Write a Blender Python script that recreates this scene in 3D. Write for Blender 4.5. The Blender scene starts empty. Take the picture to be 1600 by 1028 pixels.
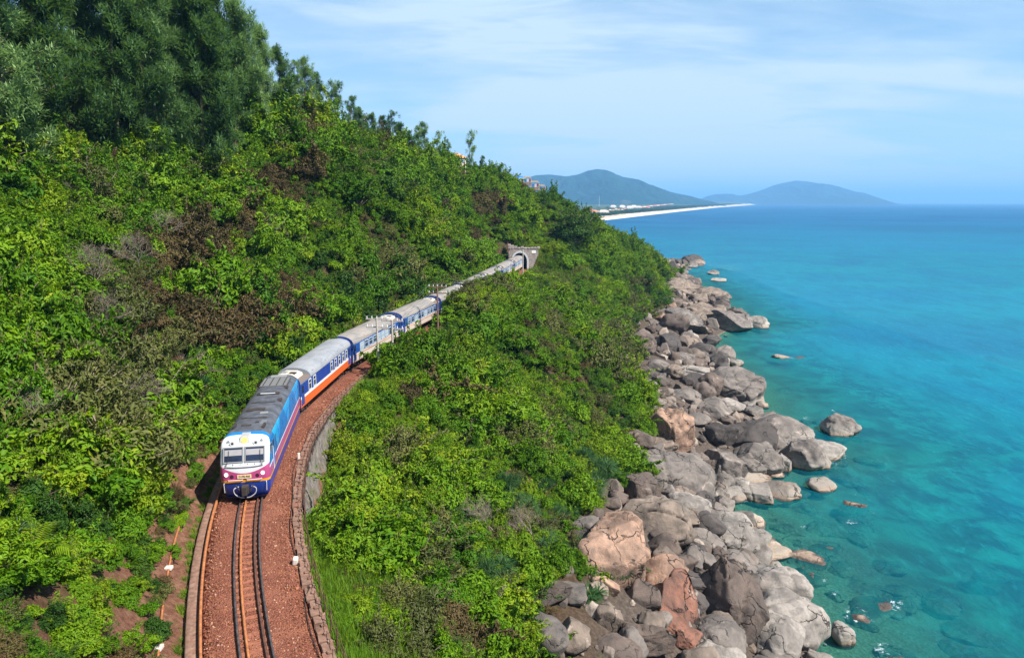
import bpy, bmesh, math, random
import numpy as np
from mathutils import Vector, Matrix, Euler

random.seed(7)
RNG = np.random.default_rng(11)
S = bpy.context.scene
COL = S.collection
R = math.radians

# ------------------------------------------------------------------ camera, sky, sun, exposure
CAM_H, PITCH, FPX = 40.0, R(10.5), 1067.0
cam_d = bpy.data.cameras.new('camera')
cam = bpy.data.objects.new('camera', cam_d)
COL.objects.link(cam)
cam.location = (0, 0, CAM_H)
cam.rotation_euler = (math.pi / 2 - PITCH, 0, 0)
cam_d.sensor_width = 36.0
cam_d.lens = 36.0 * FPX / 1600.0
cam_d.clip_start = 0.5
cam_d.clip_end = 90000.0
S.camera = cam

SUN_EL = R(50)
SUN_AZ = math.atan2(0.86, -0.52)          # from +Y towards +X
sun_dir = Vector((math.cos(SUN_EL) * math.sin(SUN_AZ), math.cos(SUN_EL) * math.cos(SUN_AZ), math.sin(SUN_EL)))
sun_d = bpy.data.lights.new('sun', 'SUN')
sun = bpy.data.objects.new('sun', sun_d)
COL.objects.link(sun)
sun.rotation_euler = (-sun_dir).to_track_quat('-Z', 'Y').to_euler()
sun.location = (200, -100, 300)
sun_d.energy = 5.0
sun_d.angle = R(0.5)
sun_d.color = (1.0, 0.955, 0.88)

world = bpy.data.worlds.new('World')
S.world = world
world.use_nodes = True
wt = world.node_tree
for n in list(wt.nodes):
    wt.nodes.remove(n)
w_out = wt.nodes.new('ShaderNodeOutputWorld')
w_bg = wt.nodes.new('ShaderNodeBackground')
w_bg.inputs['Strength'].default_value = 0.06
w_sky = wt.nodes.new('ShaderNodeTexSky')
w_sky.sky_type = 'NISHITA'
w_sky.sun_disc = False
w_sky.sun_elevation = SUN_EL
w_sky.sun_rotation = SUN_AZ
w_sky.altitude = 0
w_sky.air_density = 1.0
w_sky.dust_density = 0.35
w_sky.ozone_density = 3.2
# thin streaky cloud over the whole sky dome
w_tc = wt.nodes.new('ShaderNodeTexCoord')
w_sep = wt.nodes.new('ShaderNodeSeparateXYZ')
wt.links.new(w_tc.outputs['Generated'], w_sep.inputs[0])
def wmath(op, a, b=None, clamp=False):
    n = wt.nodes.new('ShaderNodeMath'); n.operation = op; n.use_clamp = clamp
    for i, v in enumerate((a, b)):
        if v is None: continue
        if isinstance(v, (int, float)): n.inputs[i].default_value = v
        else: wt.links.new(v, n.inputs[i])
    return n.outputs[0]
w_zc = wmath('ADD', wmath('MAXIMUM', w_sep.outputs['Z'], 0.0), 0.16)
w_com = wt.nodes.new('ShaderNodeCombineXYZ')
wt.links.new(wmath('DIVIDE', w_sep.outputs['X'], w_zc), w_com.inputs[0])
wt.links.new(wmath('DIVIDE', w_sep.outputs['Y'], w_zc), w_com.inputs[1])
def wnoise(scale, sx, sy, loc, detail=8.0, rough=0.6, dist=0.0):
    m = wt.nodes.new('ShaderNodeMapping')
    m.inputs['Scale'].default_value = (sx, sy, 1); m.inputs['Location'].default_value = loc
    m.inputs['Rotation'].default_value = (0, 0, R(12))
    wt.links.new(w_com.outputs[0], m.inputs['Vector'])
    n = wt.nodes.new('ShaderNodeTexNoise')
    n.inputs['Scale'].default_value = scale; n.inputs['Detail'].default_value = detail
    n.inputs['Roughness'].default_value = rough; n.inputs['Distortion'].default_value = dist
    wt.links.new(m.outputs[0], n.inputs['Vector'])
    return n.outputs['Fac']
def wramp(v, a, b):
    n = wt.nodes.new('ShaderNodeMapRange'); n.interpolation_type = 'SMOOTHSTEP'
    n.inputs['From Min'].default_value = a; n.inputs['From Max'].default_value = b
    wt.links.new(v, n.inputs['Value'])
    return n.outputs[0]
c_big = wramp(wnoise(0.55, 1.0, 1.6, (3.1, 0.4, 0), 4, 0.5), 0.34, 0.66)
c_fine = wramp(wnoise(1.7, 0.8, 2.2, (1.3, 5.2, 0), 10, 0.62, 0.4), 0.30, 0.72)
w_mask = wmath('MULTIPLY', wmath('ADD', wmath('MULTIPLY', c_big, 0.55), wmath('MULTIPLY', wmath('MULTIPLY', c_fine, wmath('ADD', c_big, 0.35)), 0.6)), 0.80, True)
w_mask = wmath('ADD', w_mask, wmath('MULTIPLY', wramp(w_sep.outputs['Z'], 0.40, 0.0), 0.66), True)
w_mix = wt.nodes.new('ShaderNodeMix'); w_mix.data_type = 'RGBA'
wt.links.new(w_mask, w_mix.inputs['Factor'])
w_tint = wt.nodes.new('ShaderNodeMix'); w_tint.data_type = 'RGBA'; w_tint.blend_type = 'MULTIPLY'; w_tint.inputs['Factor'].default_value = 1.0
w_tint.inputs['B'].default_value = (0.44, 1.0, 1.26, 1)
wt.links.new(w_sky.outputs[0], w_tint.inputs['A']); wt.links.new(w_tint.outputs['Result'], w_mix.inputs['A'])
w_mix.inputs['B'].default_value = (5.3, 6.75, 8.1, 1)
wt.links.new(w_mix.outputs['Result'], w_bg.inputs['Color'])
wt.links.new(w_bg.outputs[0], w_out.inputs['Surface'])

S.view_settings.view_transform = 'Standard'
S.view_settings.look = 'None'
S.view_settings.exposure = 1.1
S.view_settings.gamma = 1.0
S.view_settings.use_curve_mapping = False
S.render.engine = 'CYCLES'
S.cycles.use_denoising = True
S.cycles.max_bounces = 8
S.cycles.transparent_max_bounces = 8
S.cycles.volume_bounces = 0
S.cycles.caustics_reflective = False
S.cycles.caustics_refractive = False

# ------------------------------------------------------------------ helpers: ids
def tag(o, label=None, cat=None, group=None, kind=None):
    if label: o['label'] = label
    if cat: o['category'] = cat
    if group: o['group'] = group
    if kind: o['kind'] = kind
    return o
def empty(name, loc=(0, 0, 0), rz=0.0, label=None, cat=None, group=None):
    o = bpy.data.objects.new(name, None); COL.objects.link(o)
    o.empty_display_size = 0.5
    o.location = loc; o.rotation_euler = (0, 0, rz)
    return tag(o, label, cat, group)
def link(name, me, m=None, parent=None, loc=(0, 0, 0), rot=(0, 0, 0), scale=(1, 1, 1)):
    o = bpy.data.objects.new(name, me); COL.objects.link(o)
    if m is not None and len(me.materials) == 0: me.materials.append(m)
    o.parent = parent; o.location = loc; o.rotation_euler = rot; o.scale = scale
    return o
def copy_tree(o, parent=None):
    c = o.copy(); COL.objects.link(c); c.parent = parent
    for ch in list(o.children): copy_tree(ch, c)
    return c

# ------------------------------------------------------------------ helpers: meshes
def mesh_np(name, V, faces, mats=(), smooth=False, attrs=None, mat_idx=None):
    """faces: (M,3) or (M,4) int array, or list of both."""
    V = np.ascontiguousarray(V, dtype=np.float32)
    if not isinstance(faces, list): faces = [faces]
    faces = [np.asarray(f, dtype=np.int32) for f in faces if len(f)]
    tot = np.concatenate([np.full(len(f), f.shape[1], np.int32) for f in faces])
    idx = np.concatenate([f.ravel() for f in faces])
    start = np.concatenate([[0], np.cumsum(tot)[:-1]]).astype(np.int32)
    me = bpy.data.meshes.new(name)
    me.vertices.add(len(V)); me.vertices.foreach_set('co', V.ravel())
    me.loops.add(len(idx)); me.loops.foreach_set('vertex_index', idx)
    me.polygons.add(len(tot)); me.polygons.foreach_set('loop_start', start)
    if smooth: me.polygons.foreach_set('use_smooth', np.ones(len(tot), bool))
    for m in mats: me.materials.append(m)
    if mat_idx is not None: me.polygons.foreach_set('material_index', np.asarray(mat_idx, np.int32))
    me.update(calc_edges=True)
    for k, (dom, arr) in (attrs or {}).items():
        a = me.attributes.new(k, 'FLOAT', dom); a.data.foreach_set('value', np.asarray(arr, np.float32))
    return me

class MB:
    """collects simple solids into ONE mesh"""
    def __init__(self): self.v = []; self.f = []
    def add(self, vs, fs):
        n = len(self.v); self.v += [tuple(v) for v in vs]; self.f += [tuple(i + n for i in f) for f in fs]
        return self
    def box(self, c, s, M=None):
        x, y, z = c; a, b, d = s[0] / 2, s[1] / 2, s[2] / 2
        vs = [Vector((x + i * a, y + j * b, z + k * d)) for i in (-1, 1) for j in (-1, 1) for k in (-1, 1)]
        if M is not None: vs = [M @ v for v in vs]
        return self.add(vs, [(0, 1, 3, 2), (4, 6, 7, 5), (0, 4, 5, 1), (2, 3, 7, 6), (0, 2, 6, 4), (1, 5, 7, 3)])
    def cyl(self, p, q, r, r2=None, n=12, cap=True):
        p, q = Vector(p), Vector(q); r2 = r if r2 is None else r2
        d = (q - p).normalized(); u = d.orthogonal().normalized(); w = d.cross(u)
        vs = []
        for c, rr in ((p, r), (q, r2)):
            for i in range(n):
                a = 2 * math.pi * i / n; vs.append(c + (u * math.cos(a) + w * math.sin(a)) * rr)
        fs = [(i, (i + 1) % n, n + (i + 1) % n, n + i) for i in range(n)]
        if cap: fs += [tuple(range(n))[::-1], tuple(range(n, 2 * n))]
        return self.add(vs, fs)
    def tube(self, pts, r, n=6):
        pts = [Vector(p) for p in pts]; rs = r if isinstance(r, (list, tuple)) else [r] * len(pts)
        vs = []; u = None
        for i, p in enumerate(pts):
            d = (pts[min(i + 1, len(pts) - 1)] - pts[max(i - 1, 0)])
            d = d.normalized() if d.length > 1e-9 else Vector((0, 0, 1))
            u = (d.orthogonal() if u is None else (u - d * u.dot(d))).normalized(); w = d.cross(u)
            vs += [p + (u * math.cos(2 * math.pi * k / n) + w * math.sin(2 * math.pi * k / n)) * rs[i] for k in range(n)]
        fs = []
        for i in range(len(pts) - 1):
            fs += [(i * n + k, i * n + (k + 1) % n, (i + 1) * n + (k + 1) % n, (i + 1) * n + k) for k in range(n)]
        fs += [tuple(range(n))[::-1], tuple(range((len(pts) - 1) * n, len(pts) * n))]
        return self.add(vs, fs)
    def prism(self, poly, y0, y1):
        """polygon in (x, z) extruded along y"""
        n = len(poly)
        vs = [(x, y0, z) for x, z in poly] + [(x, y1, z) for x, z in poly]
        fs = [(i, (i + 1) % n, n + (i + 1) % n, n + i) for i in range(n)] + [tuple(range(n))[::-1], tuple(range(n, 2 * n))]
        return self.add(vs, fs)
    def mesh(self, name, m=None, smooth=False, bevel=0):
        me = bpy.data.meshes.new(name); me.from_pydata([tuple(v) for v in self.v], [], self.f)
        bm = bmesh.new(); bm.from_mesh(me); bmesh.ops.recalc_face_normals(bm, faces=bm.faces)
        if bevel: bmesh.ops.bevel(bm, geom=[e for e in bm.edges if e.is_manifold and e.calc_face_angle(0) > 0.6], offset=bevel, segments=2, affect='EDGES', profile=0.5)
        bm.to_mesh(me); bm.free()
        if smooth:
            me.polygons.foreach_set('use_smooth', [True] * len(me.polygons))
            try: me.set_sharp_from_angle(angle=R(35))
            except Exception: pass
        if m is not None: me.materials.append(m)
        return me
    def build(self, name, m, parent=None, loc=(0, 0, 0), rot=(0, 0, 0), smooth=False, bevel=0):
        return link(name, self.mesh(name, m, smooth, bevel), None, parent, loc, rot)

# ------------------------------------------------------------------ helpers: noise (numpy gradient noise)
_P = np.random.default_rng(3).permutation(512).astype(np.int64)
_P = np.concatenate([_P, _P, _P])
_G = np.random.default_rng(4).normal(size=(512, 3)); _G /= np.linalg.norm(_G, axis=1)[:, None]
def gnoise(p):
    p = np.asarray(p, float); i = np.floor(p).astype(np.int64); f = p - i; i &= 511
    u = f * f * f * (f * (f * 6 - 15) + 10); out = 0
    for a in (0, 1):
        for b in (0, 1):
            for c in (0, 1):
                h = _P[_P[_P[(i[..., 0] + a) & 511] + ((i[..., 1] + b) & 511)] + ((i[..., 2] + c) & 511)]
                g = _G[h & 511]; d = f - np.array([a, b, c])
                w = (u[..., 0] if a else 1 - u[..., 0]) * (u[..., 1] if b else 1 - u[..., 1]) * (u[..., 2] if c else 1 - u[..., 2])
                out = out + w * (g * d).sum(-1)
    return out
def fbm(p, oct=4, lac=2.03, gain=0.5):
    p = np.asarray(p, float); s = 0; a = 1
    for k in range(oct):
        s = s + a * gnoise(p + 17.3 * k); p = p * lac; a *= gain
    return s
def n2(x, y, s, seed=0.0, oct=4):
    return fbm(np.stack([np.asarray(x) / s, np.asarray(y) / s, np.full(np.shape(x), seed + 0.37)], -1), oct)

# ------------------------------------------------------------------ helpers: photo pixel <-> place
def ray(px, py):
    a = (px - 800) / FPX; b = (514 - py) / FPX
    return np.array([a, math.cos(PITCH) + b * math.sin(PITCH), -math.sin(PITCH) + b * math.cos(PITCH)])
def at_z(px, py, z):
    d = ray(px, py); t = (z - CAM_H) / d[2]; return Vector(d * t + np.array([0, 0, CAM_H]))
def at_y(px, py, Y):
    d = ray(px, py); return Vector(d * (Y / d[1]) + np.array([0, 0, CAM_H]))
def project(P):
    P = np.asarray(P, float); dz = P[..., 2] - CAM_H
    dep = P[..., 1] * math.cos(PITCH) - dz * math.sin(PITCH); up = P[..., 1] * math.sin(PITCH) + dz * math.cos(PITCH)
    dep = np.where(np.abs(dep) < 1e-3, 1e-3, dep)
    return 800 + FPX * P[..., 0] / dep, 514 - FPX * up / dep, dep

# ------------------------------------------------------------------ helpers: materials
class Mat:
    def __init__(self, name, rough=0.8, spec=0.3):
        self.m = bpy.data.materials.new(name); self.m.use_nodes = True
        self.t = self.m.node_tree; self.b = self.t.nodes['Principled BSDF']; self.o = self.t.nodes['Material Output']
        self.b.inputs['Roughness'].default_value = rough; self.b.inputs['Specular IOR Level'].default_value = spec
    def n(self, typ, **kw):
        nd = self.t.nodes.new('ShaderNode' + typ)
        for k, v in kw.items():
            if k in nd.inputs.keys(): self.put(v, nd.inputs[k])
            else: setattr(nd, k, v)
        return nd
    def put(self, v, sock):
        if isinstance(v, bpy.types.NodeSocket): self.t.links.new(v, sock)
        elif isinstance(v, (tuple, list)) and len(v) == 3 and len(sock.default_value) == 4: sock.default_value = (*v, 1)
        else: sock.default_value = v
    def math(self, op, a, b=0.0, clamp=False):
        nd = self.t.nodes.new('ShaderNodeMath'); nd.operation = op; nd.use_clamp = clamp
        self.put(a, nd.inputs[0]); self.put(b, nd.inputs[1]); return nd.outputs[0]
    def step(self, v, a, b):
        nd = self.t.nodes.new('ShaderNodeMapRange'); nd.interpolation_type = 'SMOOTHSTEP'
        self.put(v, nd.inputs['Value']); nd.inputs['From Min'].default_value = a; nd.inputs['From Max'].default_value = b
        return nd.outputs[0]
    def noise(self, scale, detail=6.0, rough=0.6, vec=None, dist=0.0):
        nd = self.n('TexNoise', Scale=scale, Detail=detail, Roughness=rough, Distortion=dist)
        if vec is not None: self.t.links.new(vec, nd.inputs['Vector'])
        return nd.outputs['Fac']
    def vor(self, scale, vec=None, feature='F1'):
        nd = self.n('TexVoronoi', Scale=scale); nd.feature = feature
        if vec is not None: self.t.links.new(vec, nd.inputs['Vector'])
        return nd
    def ramp(self, fac, stops):
        nd = self.n('ValToRGB'); r = nd.color_ramp
        while len(r.elements) < len(stops): r.elements.new(0.5)
        for e, (p, c) in zip(r.elements, stops): e.position = p; e.color = (*c, 1)
        self.t.links.new(fac, nd.inputs[0]); return nd.outputs[0]
    def mix(self, fac, a, b, mode='MIX'):
        nd = self.t.nodes.new('ShaderNodeMix'); nd.data_type = 'RGBA'; nd.blend_type = mode
        self.put(fac, nd.inputs['Factor']); self.put(a, nd.inputs['A']); self.put(b, nd.inputs['B']); return nd.outputs['Result']
    def obj(self): return self.n('TexCoord').outputs['Object']
    def pos(self): return self.n('NewGeometry').outputs['Position']
    def sep(self, v):
        nd = self.n('SeparateXYZ'); self.t.links.new(v, nd.inputs[0]); return nd.outputs
    def color(self, v): self.put(v, self.b.inputs['Base Color']); return self
    def rough(self, v): self.put(v, self.b.inputs['Roughness']); return self
    def bump(self, h, strength=0.3, dist=0.05, prev=None):
        nd = self.n('Bump', Strength=strength, Distance=dist); self.t.links.new(h, nd.inputs['Height'])
        if prev is not None: self.t.links.new(prev, nd.inputs['Normal'])
        self.t.links.new(nd.outputs[0], self.b.inputs['Normal']); return nd.outputs[0]

def paint(name, c, rough=0.4, spec=0.4, dirt=0.25, scale=3.0, dirt_c=(0.16, 0.11, 0.07)):
    M = Mat(name, rough, spec); v = M.obj()
    d = M.step(M.noise(scale, 8, 0.65, v), 0.42, 0.78)
    M.color(M.mix(M.math('MULTIPLY', d, dirt), c, dirt_c))
    M.rough(M.math('ADD', M.math('MULTIPLY', d, 0.25), rough))
    return M.m

def leaf_mat(name, stops, trans=0.3, rough=0.5, spec=0.12, wt_obj=0.5):
    M = Mat(name, rough, spec)
    tint = M.n('Attribute', attribute_name='tint').outputs['Fac']
    rnd = M.n('ObjectInfo').outputs['Random']
    f = M.math('ADD', M.math('MULTIPLY', tint, 1 - wt_obj), M.math('MULTIPLY', rnd, wt_obj))
    c = M.ramp(f, stops); M.color(c)
    tr = M.n('BsdfTranslucent'); M.t.links.new(M.mix(0.4, c, (0.13, 0.24, 0.004), 'MIX'), tr.inputs['Color'])
    mx = M.n('MixShader'); mx.inputs[0].default_value = trans
    M.t.links.new(M.b.outputs[0], mx.inputs[1]); M.t.links.new(tr.outputs[0], mx.inputs[2]); M.t.links.new(mx.outputs[0], M.o.inputs['Surface'])
    return M.m

# ------------------------------------------------------------------ the railway's line
ZR = 22.4                                     # top of the ballast
_ty = np.array([0, 8, 16, 24, 27, 30, 38.3, 45, 50, 54, 62, 70, 76, 83, 90, 96, 106, 118, 130, 138, 146, 155, 164, 172, 181, 200, 220])
_tx = np.array([3.0, -1.6, -6.0, -9.96, -11.3, -12.65, -15.75, -17.25, -18.0, -18.3, -18.3, -17.7, -16.9, -15.7, -14.3, -13.1, -11.0, -8.7, -6.6, -5.4, -4.1, -2.5, -0.9, 0.4, 1.8, 4.9, 8.2])
_tp = np.polynomial.Polynomial.fit(_ty, _tx, 9)
_td = _tp.deriv()
def track_x(Y): return _tp(Y)
def track_h(Y):                               # unit direction away from the camera
    dx = _td(Y); l = np.sqrt(1 + dx * dx); return dx / l, 1 / l
_ys = np.linspace(0, 225, 4501)
_ss = np.concatenate([[0], np.cumsum(np.hypot(np.diff(_ys), np.diff(track_x(_ys))))])
def s_of_y(Y): return np.interp(Y, _ys, _ss)
def y_of_s(s): return np.interp(s, _ss, _ys)
def track_pt(Y, d=0.0, z=0.0):                # d to the sea side
    hx, hy = track_h(Y); return Vector((track_x(Y) + d * hy, Y - d * hx, ZR + z))

# ------------------------------------------------------------------ terrain
_cr = np.array([(0, -44, 44), (50, -49.2, 45.8), (75, -53.7, 49.4), (85, -47.6, 48.6), (95, -42.8, 50.0), (108, -35.9, 52.2), (125, -30.5, 51.8), (160, -21.9, 48.6),
                (195, -10.7, 47.6), (240, 6.6, 44.4), (300, 27.7, 32.0), (340, 44.2, 19.0), (390, 67.4, 5.5), (430, 84.4, 2.5), (465, 98, 1.0), (500, 100, -4)])
_rt = np.array([(0, -2, 10), (42, 2.2, 9.2), (51, 6.0, 9.8), (63, 9.0, 9.8), (83, 16.0, 8.6), (97, 21.0, 7.8), (128, 22.2, 8), (186, 35.4, 7.5), (231, 52, 6.5), (280, 68, 6.5), (330, 77, 6),
                (390, 83, 5), (430, 92, 3.5), (465, 102, .5), (500, 104, -4)])
_sh = np.array([(0, 22), (49, 24.6), (56, 26.2), (71, 26.4), (77, 28), (86, 27), (95, 33), (104, 45), (112, 43), (125, 46), (138, 50), (155, 52), (174, 53.5), (200, 59), (212, 68), (226, 80), (240, 78),
                (280, 85), (330, 90), (380, 93), (420, 108), (440, 120), (455, 113), (500, 106)])
DX = 0.8
GX = np.arange(-125, 150.01, DX); GY = np.arange(0, 500.01, 1.0)
def lerp(t, k, Y): return np.interp(Y, t[:, 0], t[:, k])
HT = np.zeros((len(GY), len(GX)))
for j, Y in enumerate(GY):
    cx, cz = lerp(_cr, 1, Y), lerp(_cr, 2, Y); rx, rz = lerp(_rt, 1, Y), lerp(_rt, 2, Y); sx = lerp(_sh, 1, Y)
    if Y < 184:
        xc = float(track_x(Y)); wall = np.interp(Y, [0, 28, 37, 40, 54, 59, 66, 92, 98, 118, 126, 150, 168, 184], [.6, .5, .6, 3.0, 3.0, .6, .2, .1, -1.6, -1.6, .2, .2, .3, .3])
        sh7 = np.interp(Y, [0, 40, 56, 64, 88, 96, 117, 126, 150, 175, 184], [4.0, 4.6, 4.0, .7, .4, -5.6, -5.4, .6, .8, .4, .2]); x7 = np.interp(Y, [0, 88, 96, 117, 126], [9, 9, 6.6, 6.6, 9])
        fx = xc - 3.9
        px = [cx - 70, cx - 25, cx, cx * .72 + fx * .28, cx * .38 + fx * .62, fx - 2.6, fx, xc - 2.75, xc + 2.9, xc + 3.4, xc + x7, (xc + 9) * .5 + rx * .5, rx, sx, sx + 12, sx + 70]
        dz = cz - ZR
        pz = [cz + 4, cz + 3, cz, ZR + dz * .80, ZR + dz * .47, ZR + 2.6, ZR - .1, ZR - .75, ZR - .9, ZR - wall, ZR - sh7, (ZR - sh7) * .52 + rz * .48 + .6, rz, .0, -1.3, -9]
    else:
        ux = np.linspace(cx, rx, 8); t = np.linspace(0, 1, 8)
        dip = np.interp(Y, [184, 190, 215, 240], [.52, .42, .15, .0])       # the bowl above the tunnel mouth
        prof = cz + (rz - cz) * (t ** 1.0) + 2.4 * np.sin(np.pi * t) * np.interp(Y, [184, 240], [0, 1])
        prof = prof - dip * (cz - 29.5) * np.exp(-((t - .30) / .2) ** 2)
        px = [cx - 70, cx - 25] + list(ux) + [sx, sx + 10, sx + 60]
        pz = [cz - 12, cz - 3] + list(prof) + [0, -2.2, -9]
    HT[j] = np.interp(GX, px, pz)
# light smoothing everywhere but the railway bench
K = np.array([1, 2, 3, 2, 1.]); K /= K.sum()
Hs = HT.copy()
for ax, rep in ((0, 2), (1, 1)):
    for _ in range(rep):
        pad = [(2, 2) if a == ax else (0, 0) for a in (0, 1)]
        P_ = np.pad(Hs, pad, mode='edge')
        Hs = sum(K[i] * (P_[i:i + Hs.shape[0], :] if ax == 0 else P_[:, i:i + Hs.shape[1]]) for i in range(5))
XX, YY = np.meshgrid(GX, GY)
DD = XX - track_x(np.clip(YY, 0, 220))
inner = np.clip(1 - (np.abs(DD) - 4.0) / 2.0, 0, 1) * (YY < 184)
nz = n2(XX, YY, 12, 1.0, 4) * 2.4 + n2(XX, YY, 34, 5.0, 2) * 1.8
shore_f = np.clip(Hs / 6.0, 0.15, 1)
HT = HT * inner + (Hs + nz * shore_f) * (1 - inner)
# under the train the bench is flat and low; the ballast lies over it
bench = (DD > -2.5) & (DD < 2.9) & (YY < 184)
HT[bench] = np.minimum(HT[bench], ZR - .8)
# the hole of the tunnel (inside the hill; closed by the portal)
tun = (np.abs(DD) < 2.6) & (YY >= 182) & (YY < 186)
def hgt(x, y):
    x = np.asarray(x, float); y = np.asarray(y, float)
    fx = np.clip((x - GX[0]) / DX, 0, len(GX) - 1.001); fy = np.clip(y - GY[0], 0, len(GY) - 1.001)
    i = fx.astype(int); j = fy.astype(int); u = fx - i; v = fy - j
    return (HT[j, i] * (1 - u) + HT[j, i + 1] * u) * (1 - v) + (HT[j + 1, i] * (1 - u) + HT[j + 1, i + 1] * u) * v
def hit(px, py, sea=True, t0=18.0):
    d = ray(px, py); t = np.arange(t0, 560, 0.2); P = d[None] * t[:, None] + [0, 0, CAM_H]
    g = hgt(P[:, 0], P[:, 1]);
    if sea: g = np.maximum(g, 0)
    k = np.argmax(P[:, 2] < g)
    return Vector(P[k]) if P[k, 2] < g[k] else at_z(px, py, 0)

ny, nx = HT.shape
ii = (np.arange(ny - 1)[:, None] * nx + np.arange(nx - 1)[None]).ravel()
F = np.stack([ii, ii + 1, ii + nx + 1, ii + nx], 1)
rocky = np.clip((lerp(_rt, 2, YY) + 1.5 - HT) / 2.5, 0, 1)
keep = ~(bench[:-1, :-1].ravel() & (YY[:-1, :-1].ravel() > 180.5))
keep &= ~(tun[:-1, :-1].ravel())
M = Mat('hillside_earth', 0.95, 0.1)
v = M.pos(); nA = M.noise(0.55, 8, 0.65, v); nB = M.noise(3.1, 8, 0.7, v)
soil = M.ramp(nB, [(.25, (.022, .014, .008)), (.5, (.055, .034, .02)), (.75, (.10, .068, .04))])
soil = M.mix(M.n('Attribute', attribute_name='bare').outputs['Fac'], soil, M.ramp(nB, [(.25, (.06, .026, .015)), (.5, (.15, .068, .042)), (.75, (.24, .135, .09))]))
soil = M.mix(M.step(nA, .5, .68), soil, M.ramp(nB, [(.3, (.02, .035, .006)), (.7, (.06, .085, .015))]))
stone = M.ramp(nB, [(.25, (.03, .024, .02)), (.5, (.075, .058, .047)), (.8, (.15, .115, .095))])
z = M.sep(v)['Z']
stone = M.mix(M.step(z, -.2, -3.5), M.mix(M.step(z, .3, -.3), stone, M.ramp(nB, [(.3, (.10, .075, .05)), (.55, (.24, .20, .14)), (.75, (.40, .34, .25))])), (.20, .19, .12))
M.color(M.mix(M.n('Attribute', attribute_name='rocky').outputs['Fac'], soil, stone))
M.bump(nB, .8, .25)
link('ground', mesh_np('ground', np.stack([XX, YY, HT], -1).reshape(-1, 3), F[keep], [M.m], True, {'rocky': ('POINT', rocky.ravel()), 'bare': ('POINT', (np.clip((9 - np.abs(DD)) / 4, 0, 1) * (YY < 60)).ravel())}))['kind'] = 'structure'

# ------------------------------------------------------------------ sea
def stretch(a, b, step, lo, hi, g=1.22):
    c = list(np.arange(a, b, step)); s = step
    while c[-1] < hi: s *= g; c.append(c[-1] + s)
    s = step
    while c[0] > lo: s *= g; c.insert(0, c[0] - s)
    return np.array(c)
SX = stretch(18, 135, .7, -9000, 34000); SY = stretch(36, 470, .8, -300, 46000)
WX, WY = np.meshgrid(SX, SY)
inside = (WX < 149) & (WY < 499) & (WY > 0) & (WX > -124)
dep = np.where(inside, -hgt(np.clip(WX, -124, 149), np.clip(WY, 1, 499)), 9.0)
off = WX - np.interp(WY, _sh[:, 0], _sh[:, 1])          # metres from the shore
off = np.where((WY > 0) & (WY < 520), off, 200)
dep = np.maximum(dep, np.minimum(off * np.interp(WY, [60, 120, 200], [.10, .14, .22]), 9.0)); dep = np.clip(np.maximum(dep, np.clip((WY - 330) * .06, 0, 9) * (dep > 0)), -1, 9)
SEA_V = np.stack([WX, WY, np.zeros_like(WX)], -1).reshape(-1, 3)
SEA_DEP = dep.ravel()
nsy, nsx = WX.shape
ii = (np.arange(nsy - 1)[:, None] * nsx + np.arange(nsx - 1)[None]).ravel()
SEA_F = np.stack([ii, ii + 1, ii + nsx + 1, ii + nsx], 1)
M = Mat('sea_water', 0.5, 0.0)
v = M.pos(); d = M.n('Attribute', attribute_name='depth').outputs['Fac']; foam = M.n('Attribute', attribute_name='foam').outputs['Fac']
mp = M.n('Mapping', Scale=(1.0, .42, 1)); mp.inputs['Rotation'].default_value = (0, 0, R(20)); M.t.links.new(v, mp.inputs[0])
n1 = M.noise(.16, 9, .62, mp.outputs[0], .4); n2_ = M.noise(.9, 6, .65, mp.outputs[0], .5); n3 = M.noise(.018, 6, .58, v, .5); n4 = M.noise(.0035, 5, .6, v, .3)
deep = M.mix(M.step(n3, .30, .66), (.0006, .098, .18), (.0010, .145, .20))
deep = M.mix(M.math('MULTIPLY', M.step(n4, .40, .62), .55), deep, (.0015, .125, .235))
y_ = M.sep(v)['Y']
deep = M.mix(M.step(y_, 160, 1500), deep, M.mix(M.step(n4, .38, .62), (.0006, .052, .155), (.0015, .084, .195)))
near = M.mix(M.step(M.noise(.16, 8, .66, v, .6), .38, .62), (.0012, .088, .13), (.003, .165, .185))
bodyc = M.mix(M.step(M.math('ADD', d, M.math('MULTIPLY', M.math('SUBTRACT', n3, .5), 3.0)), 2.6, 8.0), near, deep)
bodyc = M.mix(M.math('MULTIPLY', M.step(n2_, .50, .72), .42), bodyc, (.010, .235, .29))  # ripple highlights painted into the water colour
bodyc = M.mix(M.math('MULTIPLY', M.step(n1, .56, .36), .42), bodyc, (.001, .075, .13))  # dark side of the waves painted into the water colour
fm = M.math('MULTIPLY', M.step(M.math('ADD', foam, M.math('MULTIPLY', M.math('SUBTRACT', M.noise(1.3, 8, .75, v, .8), .5), 1.7)), .62, .95), .9)
bodyc = M.mix(fm, bodyc, (.75, .8, .8))
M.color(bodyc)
b1 = M.bump(n1, .40, .6); b2 = M.bump(n2_, 1.0, .20, b1)
gl = M.n('BsdfGlossy', Roughness=.14); M.t.links.new(b2, gl.inputs['Normal'])
lw = M.n('LayerWeight', Blend=.14); M.t.links.new(b2, lw.inputs['Normal'])
gf = M.math('MULTIPLY', M.math('MINIMUM', M.math('ADD', M.math('MULTIPLY', lw.outputs['Fresnel'], .5), .014), .15), M.math('SUBTRACT', 1.0, fm))
wsurf = M.n('MixShader'); M.t.links.new(gf, wsurf.inputs[0]); M.t.links.new(M.b.outputs[0], wsurf.inputs[1]); M.t.links.new(gl.outputs[0], wsurf.inputs[2])
tr = M.n('BsdfTransparent'); tr.inputs['Color'].default_value = (.40, .78, .74, 1)
clear = M.math('POWER', 2.718, M.math('MULTIPLY', d, -.36))
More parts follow.
